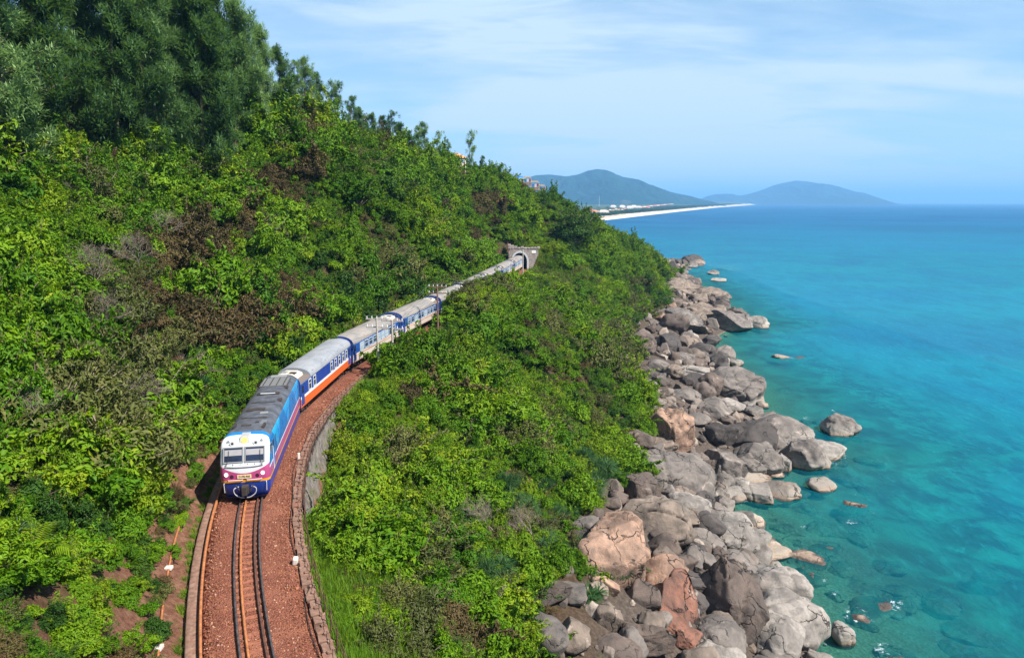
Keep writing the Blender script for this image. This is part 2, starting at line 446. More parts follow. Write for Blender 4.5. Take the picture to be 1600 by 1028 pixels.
clear = M.math('MULTIPLY', M.math('MINIMUM', clear, .9), M.math('SUBTRACT', 1.0, fm))
mx = M.n('MixShader'); M.t.links.new(clear, mx.inputs[0]); M.t.links.new(wsurf.outputs[0], mx.inputs[1]); M.t.links.new(tr.outputs[0], mx.inputs[2])
M.t.links.new(mx.outputs[0], M.o.inputs['Surface'])
MAT_SEA = M.m
ROCK_DISCS = []          # (x, y, radius) of rocks standing in the sea, for the foam line; the sea sheet is linked after the rocks

# ------------------------------------------------------------------ track bed
def sweep(prof, y0, y1, step, ztop=0.0, jit=0.0):
    n = max(2, int((s_of_y(y1) - s_of_y(y0)) / step)); ys = y_of_s(np.linspace(s_of_y(y0), s_of_y(y1), n)); prof = np.array(prof, float)
    hx, hy = track_h(ys)
    V = np.stack([track_x(ys)[:, None] + prof[None, :, 0] * hy[:, None], ys[:, None] - prof[None, :, 0] * hx[:, None], np.full((n, 1), ZR) + prof[None, :, 1]], -1)
    if jit: V[..., 2] += fbm(V * 1.7, 3) * jit * (prof[None, :, 1] > -.3)
    m = len(prof); ii = (np.arange(n - 1)[:, None] * m + np.arange(m - 1)[None]).ravel()
    return V.reshape(-1, 3), np.stack([ii, ii + 1, ii + m + 1, ii + m], 1)
def closed_sweep(prof, y0, y1, step):
    V, F_ = sweep(list(prof) + [prof[0]], y0, y1, step); return V, F_

M = Mat('ballast_stone', 0.95, 0.15)
v = M.pos(); nB = M.noise(9, 8, .75, v); vo = M.vor(14, v); nL = M.noise(.5, 5, .6, v)
c = M.mix(M.n('Mapping').outputs[0] if False else M.step(vo.outputs['Distance'], .1, .75), (.25, .088, .050), (.11, .038, .025))
c = M.mix(M.math('MULTIPLY', M.step(nB, .55, .75), .6), c, (.40, .19, .13))
c = M.mix(M.math('MULTIPLY', M.step(nL, .45, .68), .45), c, (.34, .14, .085))
c = M.mix(M.step(M.noise(5, 3, .5, v), .72, .80), c, (.50, .36, .28))
M.color(c); M.bump(vo.outputs['Distance'], .9, .06)
MAT_BALLAST = M.m
V, F_ = sweep([(-1.945, -1.1), (-1.94, -.16), (-1.6, -.03), (-1.1, 0), (-.75, .01), (-.5, -.03), (-.2, -.03), (.2, -.03), (.5, -.03), (.75, .01), (1.1, .0), (1.7, -.02), (2.32, -.04), (2.34, -1.1)], 2, 215, .35, jit=.05)
link('railway_bed', mesh_np('railway_bed', V, F_, [MAT_BALLAST], True))['kind'] = 'structure'

M = Mat('rusty_rail', .7, .4); v = M.pos()
M.color(M.ramp(M.noise(4, 8, .7, v), [(.3, (.16, .055, .022)), (.55, (.36, .13, .045)), (.8, (.50, .21, .08))])); M.bump(M.noise(30, 4, .6, v), .3, .01)
MAT_RUST = M.m
M = Mat('worn_steel', .35, .6); v = M.pos(); M.b.inputs['Metallic'].default_value = .6
M.color(M.ramp(M.noise(3, 6, .6, v), [(.35, (.07, .06, .06)), (.7, (.20, .17, .17))]))
MAT_STEEL = M.m
M = Mat('rail_foot_rust', .85, .2); v = M.pos()
M.color(M.ramp(M.noise(5, 6, .6, v), [(.35, (.055, .028, .022)), (.7, (.13, .06, .04))]))
MAT_RAILSIDE = M.m
M = Mat('dusty_sleeper', .9, .15); v = M.pos(); nB = M.noise(7, 8, .7, v)
M.color(M.ramp(nB, [(.3, (.13, .048, .029)), (.55, (.25, .095, .055)), (.8, (.34, .15, .095))])); M.bump(nB, .5, .03)
MAT_SLEEPER = M.m
M = Mat('weathered_concrete', .9, .2); v = M.pos(); nB = M.noise(4, 9, .7, v); nL = M.noise(.9, 5, .6, v)
c = M.ramp(nB, [(.3, (.09, .05, .035)), (.55, (.20, .115, .082)), (.8, (.32, .22, .17))])
M.color(M.mix(M.math('MULTIPLY', M.step(nL, .5, .7), .6), c, (.19, .075, .045))); M.bump(nB, .5, .03)
MAT_CONC = M.m

trk = empty('railway_track', track_pt(30), 0, 'single rust brown railway track curving along the hillside with guard rails', 'railway track')
def child_world(name, V, F_, m, parent, smooth=False):
    o = link(name, mesh_np(name, np.asarray(V) - np.array(parent.location), F_, m if isinstance(m, list) else [m], smooth), None, parent); return o
def rail_prof(d, h=.17, z0=.0):
    return [(d - .07, z0), (d - .065, z0 + .02), (d - .012, z0 + .035), (d - .012, z0 + h - .05), (d - .037, z0 + h - .04), (d - .037, z0 + h), (d + .037, z0 + h), (d + .037, z0 + h - .04), (d + .012, z0 + h - .05), (d + .012, z0 + .035), (d + .065, z0 + .02), (d + .07, z0)]
def rail(name, d, h, parent, top, side):
    V, F_ = closed_sweep(rail_prof(d, h), 2, 213, 1.2)
    mi = np.where((np.arange(len(F_)) % 12) == 5, 0, 1)
    o = child_world(name, V, F_, [top, side], parent); o.data.polygons.foreach_set('material_index', mi.astype(np.int32)); return o
rail('rail', -.60, .19, trk, MAT_STEEL, MAT_RAILSIDE); rail('rail', .60, .19, trk, MAT_STEEL, MAT_RAILSIDE)
rail('guard_rail', -.30, .15, trk, MAT_RUST, MAT_RUST)
rail('guard_rail', .36, .16, trk, MAT_RAILSIDE, MAT_RAILSIDE)
sl = MB().box((0, 0, 0), (1.26, .22, .14)).mesh('sleeper', MAT_SLEEPER, bevel=.02)
for k, s in enumerate(np.arange(s_of_y(14), s_of_y(182), .62)):
    Y = float(y_of_s(s)); p = track_pt(Y, 0, -.068 + random.uniform(-.012, .016)); hx, hy = track_h(Y)
    link('sleeper', sl, None, trk, p - trk.location, (random.uniform(-.01, .01), random.uniform(-.01, .01), math.atan2(-hx, hy) + random.uniform(-.015, .015)))

# raised old rail along the hill side of the bed
V, F_ = closed_sweep([(-2.05, -.3), (-2.05, .10), (-1.95, .11), (-1.94, -.3)], 8, 52, 1.0)
o = link('old_rail', mesh_np('old_rail', V, F_, [MAT_RUST])); tag(o, 'bright rusty old rail lying raised along the hill edge of the ballast', 'old rail')
V, F_ = closed_sweep([(-2.62, -.9), (-2.60, -.24), (-2.55, -.21), (-2.055, -.19), (-2.055, -.9)], 8, 54, .8)
V[:, 0] += 0; o = link('kerb_slab', mesh_np('kerb_slab', V, F_, [MAT_CONC])); tag(o, 'dusty brown concrete ledge between the rusty old rail and the drain', 'concrete ledge')

# pipe on the earth bank (hill side)
def cr(pts, n=6):
    pts = [Vector(p) for p in pts]; out = []
    for i in range(len(pts) - 1):
        p0, p1, p2, p3 = pts[max(i - 1, 0)], pts[i], pts[i + 1], pts[min(i + 2, len(pts) - 1)]
        for k in range(n):
            t = k / n; out.append(.5 * ((2 * p1) + (p2 - p0) * t + (2 * p0 - 5 * p1 + 4 * p2 - p3) * t * t + (3 * p1 - p0 - 3 * p2 + p3) * t ** 3))
    return out + [pts[-1]]
pp = []
for Y in np.arange(20, 39, 1.5):
    q = track_pt(float(Y), -3.45 - .01 * (Y - 20)); q.z = float(hgt(q.x, q.y)) + .12; pp.append(q)
t_ = empty('drain_pipe', pp[0], 0, 'thin rusty pipe with pale joints along the bare earth bank beside the track', 'pipe')
MB().tube([p - pp[0] for p in cr(pp, 3)], .05, 7).build('pipe', MAT_RUST, t_, smooth=True)
MAT_PALE = paint('pale_chalk', (.55, .48, .42), .8, .2, .5)
for k in (1, 4, 8):
    q = pp[k] - pp[0]; MB().box((0, 0, 0), (.34, .3, .16)).build('pipe_joint', MAT_PALE, t_, q, (0, 0, .4 * k), bevel=.03)

# edging stones and posts (sea side)
edg = empty('edging_wall', track_pt(30, 2.6), 0, 'row of notched brown edging blocks along the sea side of the ballast', 'edging')
blk = []
for q in range(5):
    rg = random.Random(q); mb = MB()
    mb.box((0, 0, -.45), (.50, .58, 1.1)); mb.box((.12 + rg.uniform(-.05, .05), .2, .13), (.22, .16, .14))
    me = mb.mesh('edge_stone', MAT_CONC, bevel=.03)
    for vv in me.vertices: vv.co += Vector((rg.uniform(-.03, .03), rg.uniform(-.03, .03), rg.uniform(-.03, .03)))
    blk.append(me)
k = 0
for s in np.arange(s_of_y(20), s_of_y(72), .66):
    Y = float(y_of_s(s)); hx, hy = track_h(Y); k += 1
    link('edge_stone', blk[k % 5], None, edg, track_pt(Y, 2.62 + random.uniform(-.05, .05), -.02 + random.uniform(-.07, .04)) - edg.location, (random.uniform(-.03, .03), random.uniform(-.05, .05), math.atan2(-hx, hy) + random.uniform(-.06, .06)))
fen = empty('post_fence', track_pt(30, 3.05), 0, 'low fence of thin rusty posts and wire beside the edging blocks', 'fence')
tops = []
for s in np.arange(s_of_y(21), s_of_y(74), 1.45):
    Y = float(y_of_s(s)); p = track_pt(Y, 3.02, -.5) - fen.location; l = Vector((random.uniform(-.05, .05), random.uniform(-.05, .05), 1.25))
    MB().cyl(p, p + l, .035, .03, 6).build('post', MAT_RAILSIDE, fen); tops.append(p + l)
for f in (.98, .62):
    MB().tube([q - Vector((0, 0, 1.25 * (1 - f))) for q in tops], .014, 5).build('wire', MAT_RAILSIDE, fen)
cab = [track_pt(float(Y), 2.27 + .09 * math.sin(Y * .7) + (.25 if 27.5 < Y < 29 else 0), .05) for Y in np.arange(18, 62, .7)]
tag(MB().tube(cab, .022, 6).build('track_cable', paint('black_rubber', (.02, .016, .014), .7), smooth=True), 'black cable lying along the inner side of the edging blocks', 'cable')
# white painted trackside marker stones
t_ = tag(MB().box((0, 0, .25), (.17, .15, .6)).build('marker_stone', MAT_PALE, None, track_pt(44.6, 2.35, -.05), (0, .05, .3), bevel=.03), 'small white marker post at the ballast edge beside the locomotive', 'marker post')
t_ = tag(MB().box((0, 0, .18), (.26, .32, .38)).build('marker_stone', MAT_PALE, None, track_pt(30.4, 2.22, -.05), (.1, .12, .2), bevel=.06), 'whitish stone block on the ballast edge where the cable kinks', 'stone block')

# retaining wall of rough stone below the edging
M = Mat('retaining_stone', .95, .15); v = M.pos()
mp = M.n('Mapping', Scale=(1, 1, .35)); M.t.links.new(v, mp.inputs[0])
nB = M.noise(3.5, 9, .75, mp.outputs[0]); vo = M.vor(2.6, v)
c = M.ramp(nB, [(.3, (.06, .05, .042)), (.5, (.16, .138, .12)), (.75, (.32, .285, .25))])
c = M.mix(M.math('MULTIPLY', M.step(M.noise(.8, 6, .6, v), .5, .68), .6), c, (.17, .12, .075))
M.color(c); M.bump(nB, 1, .12); 
ys = np.linspace(37, 58, 90); V = []
for Y in ys:
    for k, t in enumerate(np.linspace(0, 1, 14)):
        p = track_pt(float(Y), 2.98 + .75 * t, -.2 - 3.7 * t); V.append(p)
V = np.array(V); V[:, 0] += fbm(V * 1.4, 4) * .22; V[:, 2] += 0
ii = (np.arange(89)[:, None] * 14 + np.arange(13)[None]).ravel(); F_ = np.stack([ii, ii + 1, ii + 15, ii + 14], 1)
Vb = np.array([[*(track_pt(float(Y), 2.5, -.35 - 3.7 * 0))] for Y in ys]); V2 = np.concatenate([V, Vb])
i0 = np.arange(89); F2 = np.stack([i0 * 14, 90 * 14 + i0, 90 * 14 + i0 + 1, (i0 + 1) * 14], 1)
tag(link('retaining_wall', mesh_np('retaining_wall', V2, [F_, F2], [M.m], True)), 'rough grey stone retaining wall holding up the curve of the track', 'retaining wall')

# ------------------------------------------------------------------ the train
def place_car(root, s_front, length):
    sc = s_front + length / 2
    a, b = track_pt(float(y_of_s(sc - length * .32))), track_pt(float(y_of_s(sc + length * .32)))   # a nearer the camera
    c = (a + b) / 2; d = (b - a).normalized()
    root.location = (c.x, c.y, ZR + .17); root.rotation_euler = (0, 0, math.atan2(d.x, -d.y))

MAT_DARK = paint('underframe_black', (.035, .030, .028), .7, .2, .5, 2.0, (.12, .06, .035))
MAT_GLASS = Mat('window_glass', .06, .7); MAT_GLASS.color((.012, .018, .04)); MAT_GLASS = MAT_GLASS.m
MAT_CURTAIN = Mat('curtained_glass', .12, .6); v = MAT_CURTAIN.obj()
MAT_CURTAIN.color(MAT_CURTAIN.mix(MAT_CURTAIN.step(MAT_CURTAIN.n('ObjectInfo').outputs['Random'], .35, .55), (.03, .05, .09), (.30, .36, .38))); MAT_CURTAIN = MAT_CURTAIN.m
MAT_ALU = paint('window_frame_white', (.50, .51, .51), .4, .4, .25)
MAT_FRAMEBLUE = paint('window_frame_grey', (.40, .46, .52), .4, .4, .2)
MAT_WHITE = paint('white_paint', (.52, .53, .54), .35, .45, .22, 2.5)
MAT_STEELG = paint('grey_metal', (.20, .205, .21), .5, .4, .4)
def lamp_mat(name, c, e):
    M = Mat(name, .2, .6); M.color(c); M.b.inputs['Emission Color'].default_value = (*c, 1); M.b.inputs['Emission Strength'].default_value = e; return M.m
MAT_LAMPW = lamp_mat('lit_headlight', (1.0, .86, .74), .45)
MAT_LAMPY = lamp_mat('lit_top_lamp', (.95, .50, .10), .18)

def bogie(parent, y, name='bogie', wl=2.1, r=.44):
    f = MB()
    for sx in (-.86, .86):
        f.box((sx, y, .52), (.12, wl + .9, .22)); 
        for k in (-.35, .35): f.cyl((sx * 1.06, y + k, .32), (sx * 1.06, y + k, .78), .10, n=8)
    f.box((0, y, .60), (1.8, .5, .26))
    b = f.build(name, MAT_DARK, parent)
    for k in (-wl / 2, wl / 2):
        w = MB()
        for sx in (-.57, .57): w.cyl((sx - .06, y + k, r), (sx + .06, y + k, r), r, n=18)
        w.cyl((-.9, y + k, r), (.9, y + k, r), .09, n=8)
        w.build('wheelset', MAT_RAILSIDE, b)
    return b

# ---- locomotive
LL = 15.2; LH = LL / 2
loco = empty('locomotive', (0, 0, 0), 0, 'blue and cyan diesel locomotive with white cab front heading the train', 'locomotive')
lev = [(.38, 1.22, .42), (.55, 1.32, .24), (.95, 1.38, .06), (1.25, 1.40, 0), (1.75, 1.40, .03), (1.98, 1.40, .06), (2.12, 1.40, .12), (2.55, 1.39, .30), (2.98, 1.375, .48), (3.12, 1.35, .60), (3.24, 1.30, .78),
       (3.36, 1.20, 1.02), (3.48, 1.04, 1.34), (3.58, .84, 1.80), (3.62, .5, 2.3)]
def loco_front(z): return LH - float(np.interp(z, [l[0] for l in lev], [l[2] for l in lev]))
def inv_z(M, z):       # the body is drawn on simple heights, then stretched to its true ones
    def mr(a, b, c, d):
        n = M.n('MapRange'); n.clamp = True; M.put(z, n.inputs['Value'])
        for k, v_ in (('From Min', a), ('From Max', b), ('To Min', c), ('To Max', d)): n.inputs[k].default_value = v_
        return n.outputs[0]
    return M.math('ADD', M.math('ADD', mr(.2, 1.22, .35, 1.0), mr(1.22, 2.02, 0, .74)), mr(2.02, 3.95, 0, 1.92))
def outline(w, f):
    r = .34; pts = []
    for y in np.linspace(-LH, LH - f - r - .001, 14): pts.append((-w, y))
    for a in np.linspace(0, math.pi / 2, 7)[1:]: pts.append((-w + r - r * math.cos(a), LH - f - r + r * math.sin(a)))
    for x in np.linspace(-w + r, w - r, 9)[1:-1]: pts.append((x, LH - f + .06 * (1 - (x / (w - r)) ** 2)))
    for a in np.linspace(math.pi / 2, 0, 7): pts.append((w - r + r * math.cos(a), LH - f - r + r * math.sin(a)))
    for y in np.linspace(LH - f - r - .001, -LH, 14)[1:]: pts.append((w, y))
    return pts
V = []; 
for z, w, f in lev: V += [(x, y, z) for x, y in outline(w, f)]
m = len(outline(1, 0)); F_ = []
for i in range(len(lev) - 1):
    for k in range(m): F_.append((i * m + k, i * m + (k + 1) % m, (i + 1) * m + (k + 1) % m, (i + 1) * m + k))
V.append((0, 0, 3.66)); t_ = (len(lev) - 1) * m
F3 = [(t_ + k, t_ + (k + 1) % m, len(V) - 1) for k in range(m)]
M = Mat('locomotive_livery', .32, .5); v = M.obj(); x_, y_, z_ = M.sep(v)['X'], M.sep(v)['Y'], M.sep(v)['Z']
z_ = inv_z(M, z_); ax = M.math('ABSOLUTE', x_)
def over(val, edge): return M.math('GREATER_THAN', val, edge)
side_c = M.mix(M.step(M.noise(.7, 3, .5, v), .35, .65), (.010, .22, .46), (.015, .30, .56))
tri = over(M.math('ADD', M.math('PINGPONG', M.math('ADD', y_, .9), 2.4), 1.75), z_)         # darker blue wedges along the side
side_c = M.mix(M.math('MULTIPLY', tri, .8), side_c, (.008, .10, .30))
c = M.mix(over(z_, 1.74), (.36, .075, .20), side_c)
c = M.mix(M.math('MULTIPLY', over(z_, 1.66), M.math('LESS_THAN', z_, 1.75)), c, (.72, .70, .74))
# front: white cab over a swooping magenta band
fy = M.math('SUBTRACT', LH - .30, M.math('MULTIPLY', M.math('MAXIMUM', M.math('SUBTRACT', z_, 1.95), 0.0), .62))
front = over(y_, fy)
swoop = M.math('ADD', 1.53, M.math('MULTIPLY', M.math('POWER', ax, 2.0), .24))
fc = M.mix(over(z_, swoop), (.34, .05, .15), (.54, .55, .565))
c = M.mix(front, c, fc)
c = M.mix(M.math('LESS_THAN', z_, 1.14), c, (.66, .30, .015))
c = M.mix(M.math('LESS_THAN', z_, 1.00), c, (.010, .045, .27))
roofm = M.math('MULTIPLY', over(z_, 3.235), M.math('SUBTRACT', 1.0, over(y_, LH - 1.55)))
rn = M.noise(1.3, 8, .7, v)
c = M.mix(roofm, c, M.ramp(rn, [(.3, (.025, .026, .031)), (.55, (.075, .078, .092)), (.75, (.13, .134, .15))]))
dirt = M.step(M.noise(2.2, 8, .68, v), .48, .8)
c = M.mix(M.math('MULTIPLY', M.math('MULTIPLY', dirt, M.math('GREATER_THAN', z_, 1.0)), .30), c, (.12, .09, .07))
M.color(c); M.rough(M.math('ADD', .3, M.math('MULTIPLY', roofm, .25)))
MAT_LOCO = M.m
me = mesh_np('body', np.array(V), [np.array(F_), np.array(F3)], [MAT_LOCO], True); me.set_sharp_from_angle(angle=R(40))
link('body', me, None, loco)
# cab windscreens: frame, dark pane, half drawn grey blind, wiper
tilt = math.atan2(.36, .86)
for sx in (-.60, .60):
    zc = 2.56; T = Matrix.Translation((sx, loco_front(zc) + .045, zc)) @ Matrix.Rotation(tilt, 4, 'X') @ Matrix.Rotation(-sx * .07, 4, 'Z')
    fr = MB()
    W, Hh, b = 1.08, .86, .07
    for bx, bz, sw, sh in ((0, Hh / 2, W + b, b), (0, -Hh / 2, W + b, b), (-W / 2, 0, b, Hh - b), (W / 2, 0, b, Hh - b)):
        fr.box((bx, .02, bz), (sw, .06, sh), T)
    f_ = fr.build('windscreen_frame', MAT_STEELG, loco, bevel=.012)
    MB().box((0, .005, 0), (W - b, .03, Hh - b), T).build('pane', MAT_GLASS, f_)
    MB().box((0, .0235, .13), (W - b - .04, .006, .34), T).build('sun_blind', paint('grey_blind', (.26, .25, .26), .8), f_)
    mb = MB(); mb.tube([T @ Vector((.36 if sx > 0 else -.36, .08, -.62)), T @ Vector((.25 if sx > 0 else -.30, .07, -.05)), T @ Vector((.25 if sx > 0 else -.30, .065, .25))], .014, 5)
    mb.build('wiper', MAT_DARK, loco)
# top lamp housing, lamp, horns, marker lamps
zc = 3.22; yb = loco_front(3.22)
MB().add([(-.33, yb + .22, 3.06), (.33, yb + .22, 3.06), (.24, yb - .02, 3.52), (-.24, yb - .02, 3.52), (-.33, yb - .7, 3.06), (.33, yb - .7, 3.06), (.24, yb - .7, 3.52), (-.24, yb - .7, 3.52)],
         [(0, 1, 2, 3), (5, 4, 7, 6), (3, 2, 6, 7), (0, 3, 7, 4), (1, 5, 6, 2), (0, 4, 5, 1)]).build('lamp_housing', paint('lamp_housing_grey', (.33, .32, .31), .5), loco, bevel=.02)
n_ = Vector((0, .46, .24)).normalized(); c0 = Vector((0, yb + .105, 3.29))
MB().cyl(c0, c0 + n_ * .03, .175, n=20).build('top_lamp', MAT_LAMPY, loco)
for sx in (-.66, .66):
    p = Vector((sx, loco_front(3.16) + .02, 3.16))
    h = MB().cyl(p + Vector((0, -.25, 0)), p + Vector((0, .16, .02)), .13, .16, 16).build('horn', MAT_WHITE, loco)
    MB().cyl(p + Vector((0, .161, .02)), p + Vector((0, .17, .02)), .075, n=12).build('horn_mouth', MAT_DARK, h)
    p = Vector((sx * 1.42, loco_front(3.18) - .12, 3.18)); MB().cyl(p + Vector((0, -.1, 0)), p + Vector((0, .16, .02)), .09, .10, 12).build('marker_lamp', MAT_STEELG, loco)
rail_ = MB(); pts = [Vector((x, loco_front(2.0) + .12 - .05 * (x / 1.05) ** 2, 1.90 + .07 * abs(x / 1.1) ** 3)) for x in np.linspace(-1.08, 1.08, 13)]
rail_.tube(pts, .022, 6)
hr = rail_.build('front_handrail', MAT_STEELG, loco)
for x in np.linspace(-1.02, 1.02, 6): MB().cyl((x, loco_front(2.08) - .05, 2.06), (x, loco_front(2.08) + .10, 2.04), .045, .03, 8).build('rail_bracket', MAT_STEELG, hr)
for sx in (-1.02, 1.02):
    p = Vector((sx, loco_front(1.48) - .03, 1.48)); b = MB().cyl(p, p + Vector((0, .06, 0)), .125, n=16).build('headlight_rim', MAT_WHITE, loco)
    MB().cyl(p + Vector((0, .061, 0)), p + Vector((0, .075, 0)), .10, n=16).build('headlight', MAT_LAMPW, b)
    p = Vector((sx * .70, loco_front(1.38) + .0, 1.36)); MB().cyl(p, p + Vector((0, .045, 0)), .11, n=14).build('tail_lamp', paint('dark_lamp', (.04, .012, .03), .2, .6, 0), loco)
MB().box((0, LH + .085, 1.36), (.78, .03, .21)).build('number_plate', paint('plate_yellow', (.62, .50, .26), .5, .3, .1), loco)
def lettering(name, body, size, M4, m, parent, ext=.004):
    cu = bpy.data.curves.new(name, 'FONT'); cu.body = body; cu.size = size; cu.align_x = 'CENTER'; cu.align_y = 'CENTER'; cu.extrude = ext; cu.offset = size * .02
    ob = bpy.data.objects.new(name, cu); COL.objects.link(ob)
    me = bpy.data.meshes.new_from_object(ob.evaluated_get(bpy.context.evaluated_depsgraph_get())); COL.objects.unlink(ob); bpy.data.objects.remove(ob)
    me.transform(M4); me.name = name; return link(name, me, m, parent)
MAT_LETTER = paint('letter_black', (.04, .03, .025), .6, .2, 0)
LT = Matrix.Translation((0, LH + .104, 1.36)) @ Matrix(((-1, 0, 0, 0), (0, 0, 1, 0), (0, 1, 0, 0), (0, 0, 0, 1)))
lettering('plate_lettering', 'D19E-968', .155, LT, MAT_LETTER, loco)
for sx in (-1, 1): MB().tube([(sx * .95, LH - .02, 1.17), (sx * .9, LH + .09, 1.175), (sx * .16, LH + .12, 1.175), (sx * .1, LH + .04, 1.17)], .026, 6).build('bumper_rail', paint('pale_pink_rail', (.66, .42, .50), .5), loco)
# coupler, hoses, pilot
cp = MB().box((0, LH + .05, .74), (.40, .30, .34)); cp.cyl((0, LH + .1, .74), (0, LH + .42, .74), .15, .17, 12); cp.box((0, LH + .36, .74), (.30, .20, .36))
cp.build('coupler', MAT_DARK, loco, bevel=.03)
for sx in (-1, 1):
    MB().tube(cr([(sx * .36, LH + .02, .84), (sx * .62, LH + .13, .78), (sx * .58, LH + .17, .60), (sx * .30, LH + .17, .46), (sx * .08, LH + .12, .42)], 5), .024, 6).build('air_hose', paint('hose_grey', (.34, .34, .37), .5), loco)
    MB().tube([(sx * .50, LH + .10, .92), (sx * .30, LH + .14, .72), (sx * .22, LH + .12, .62)], .03, 6).build('brake_hose', MAT_DARK, loco)
    MB().tube([(sx * 1.16, LH - .12, 1.02), (sx * 1.2, LH - .04, .95), (sx * 1.18, LH - .06, .62)], .02, 5).build('step_rail', MAT_ALU, loco)
MB().add([(-1.2, LH - .36, .40), (0, LH - .1, .36), (1.2, LH - .36, .40), (-1.1, LH - .5, .17), (0, LH - .24, .15), (1.1, LH - .5, .17), (-1.1, LH - .62, .17), (0, LH - .62, .15), (1.1, LH - .62, .17), (-1.2, LH - .62, .40), (0, LH - .62, .38), (1.2, LH - .62, .40)],
         [(0, 3, 4, 1), (1, 4, 5, 2), (3, 6, 7, 4), (4, 7, 8, 5), (0, 9, 6, 3), (2, 5, 8, 11), (6, 9, 10, 7), (7, 10, 11, 8)]).build('snow_plough', paint('pilot_blue', (.012, .035, .20), .5, .4, .4), loco)
# roof gear
rg = MB(); rz = 3.64
rg.box((0, -5.2, 3.60), (2.0, 2.3, .12)); gr = rg.build('radiator_frame', paint('roof_grille', (.05, .05, .055), .6), loco, bevel=.02)
for k in range(11): MB().box((0, -6.25 + k * .21, 3.685), (1.86, .06, .06)).build('grille_bar', MAT_STEELG, gr)
for k in range(4): MB().box((-.72 + .48 * k, -5.2, 3.73), (.06, 2.2, .03)).build('grille_bar', MAT_DARK, gr)
MB().box((0, -2.0, 3.655), (1.5, .42, .12)).build('exhaust_hatch', MAT_DARK, loco, bevel=.03)
MB().box((0, -1.75, 3.735), (1.0, .09, .05)).build('exhaust_rim', MAT_WHITE, loco)
MB().box((0, -7.0, 3.63), (1.2, .55, .16)).build('roof_box', MAT_STEELG, loco, bevel=.03)
MB().box((.2, 1.9, 3.65), (1.15, .5, .07)).build('roof_hatch', MAT_DARK, loco, bevel=.02)
MB().box((-.45, 2.7, 3.655), (.5, .35, .07)).build('roof_hatch', MAT_STEELG, loco, bevel=.02)
MB().box((0, .2, 3.655), (1.6, .05, .03)).build('roof_seam', MAT_DARK, loco); MB().box((0, 3.7, 3.655), (1.6, .05, .03)).build('roof_seam', MAT_DARK, loco)
for x, y, w, l, h in ((.86, 5.2, .13, .7, .22), (-.86, 5.3, .13, .75, .22), (-.35, 4.6, .22, .2, .14), (.2, 5.15, .6, .3, .1)):
    MB().box((x, y, 3.55), (w, l, h + .1)).build('roof_fitting', MAT_DARK, loco, bevel=.02)
for k in range(4): MB().box((-.72 - .0 * k, 4.2 + .22 * k, 3.60), (.34, .05, .07)).build('vent_slat', MAT_STEELG, loco)
for y in (-3.9, -.6): MB().box((-.95, y, 3.54), (.3, .55, .12)).build('roof_vent', MAT_DARK, loco, bevel=.02)
for sx in (-1, 1):       # side doors, windows and grilles
    d_ = MB().box((sx * 1.40, 5.75, 2.05), (.03, .62, 1.75)).build('cab_door', paint('door_blue', (.012, .13, .36), .4), loco, bevel=.01)
    MB().box((sx * 1.412, 5.75, 2.55), (.02, .44, .55)).build('pane', MAT_GLASS, d_)
    MB().tube([(sx * 1.46, 6.2, 1.2), (sx * 1.46, 6.2, 2.6)], .02, 5).build('grab_rail', MAT_ALU, loco)
    f_ = MB().box((sx * 1.39, 6.55, 2.62), (.03, .55, .55)).build('side_window_frame', MAT_STEELG, loco, bevel=.01)
    MB().box((sx * 1.405, 6.55, 2.62), (.02, .44, .44)).build('pane', MAT_GLASS, f_)
    for y0 in (-6.2, -4.4, -2.6, -.8, 1.0, 2.9):
        g = MB().box((sx * 1.392, y0, 2.45), (.03, 1.15, .62)).build('side_grille', paint('grille_blue', (.012, .09, .27), .5), loco, bevel=.01)
        for k in range(5): MB().box((sx * 1.41, y0, 2.22 + .115 * k), (.03, 1.05, .035)).build('louvre', MAT_LOCO, g)
    for y0 in (-6.9, 4.7): MB().box((sx * 1.40, y0, 2.0), (.024, .05, 1.7)).build('panel_seam', MAT_DARK, loco)
def stretch_z(o):
    if o.data is not None:
        for vv in o.data.vertices: vv.co.z = float(np.interp(vv.co.z, [.15, .35, 1.0, 1.74, 3.66, 4.0], [.10, .2, 1.22, 2.02, 3.95, 4.29]))
    for ch in o.children: stretch_z(ch)
stretch_z(loco)
for y in (-4.7, 4.7): bogie(loco, y, wl=3.2)
MB().box((0, 0, .62), (2.3, 4.2, .62)).build('fuel_tank', MAT_DARK, loco, bevel=.06)
MB().box((0, 0, .97), (2.4, 14.6, .12)).build('underframe', MAT_DARK, loco)
MB().box((0, -LH - .22, 1.9), (1.1, .42, 2.0)).build('gangway', MAT_DARK, loco)
S0 = float(s_of_y(38.0)); place_car(loco, S0, LL)

# ---- coaches
def arc_roof(w, z0, z1, n=12):
    return [(w * math.cos(a), z0 + (z1 - z0) * math.sin(a) ** .8) for a in np.linspace(0, math.pi, n)]
def coach_paint(name, top, bands, roofz=2.86):
    M = Mat(name, .34, .45); v = M.obj(); z = M.sep(v)['Z']; c = top
    if not isinstance(c, tuple): pass
    for zmax, col in bands: c = M.mix(M.math('LESS_THAN', z, zmax), c, col)
    d = M.step(M.noise(1.7, 8, .66, v), .46, .8); c = M.mix(M.math('MULTIPLY', d, .22), c, (.15, .11, .08)); M.color(c); return M.m
MAT_C1 = coach_paint('coach_blue_orange', (.012, .040, .22), [(1.86, (.60, .61, .62)), (1.64, (.60, .105, .02))])
MAT_C2 = coach_paint('coach_blue_cream', (.52, .54, .56), [(2.86, (.012, .060, .24)), (1.80, (.54, .49, .43)), (1.66, (.55, .17, .06)), (1.58, (.52, .44, .37)), (1.02, (.30, .20, .15))])
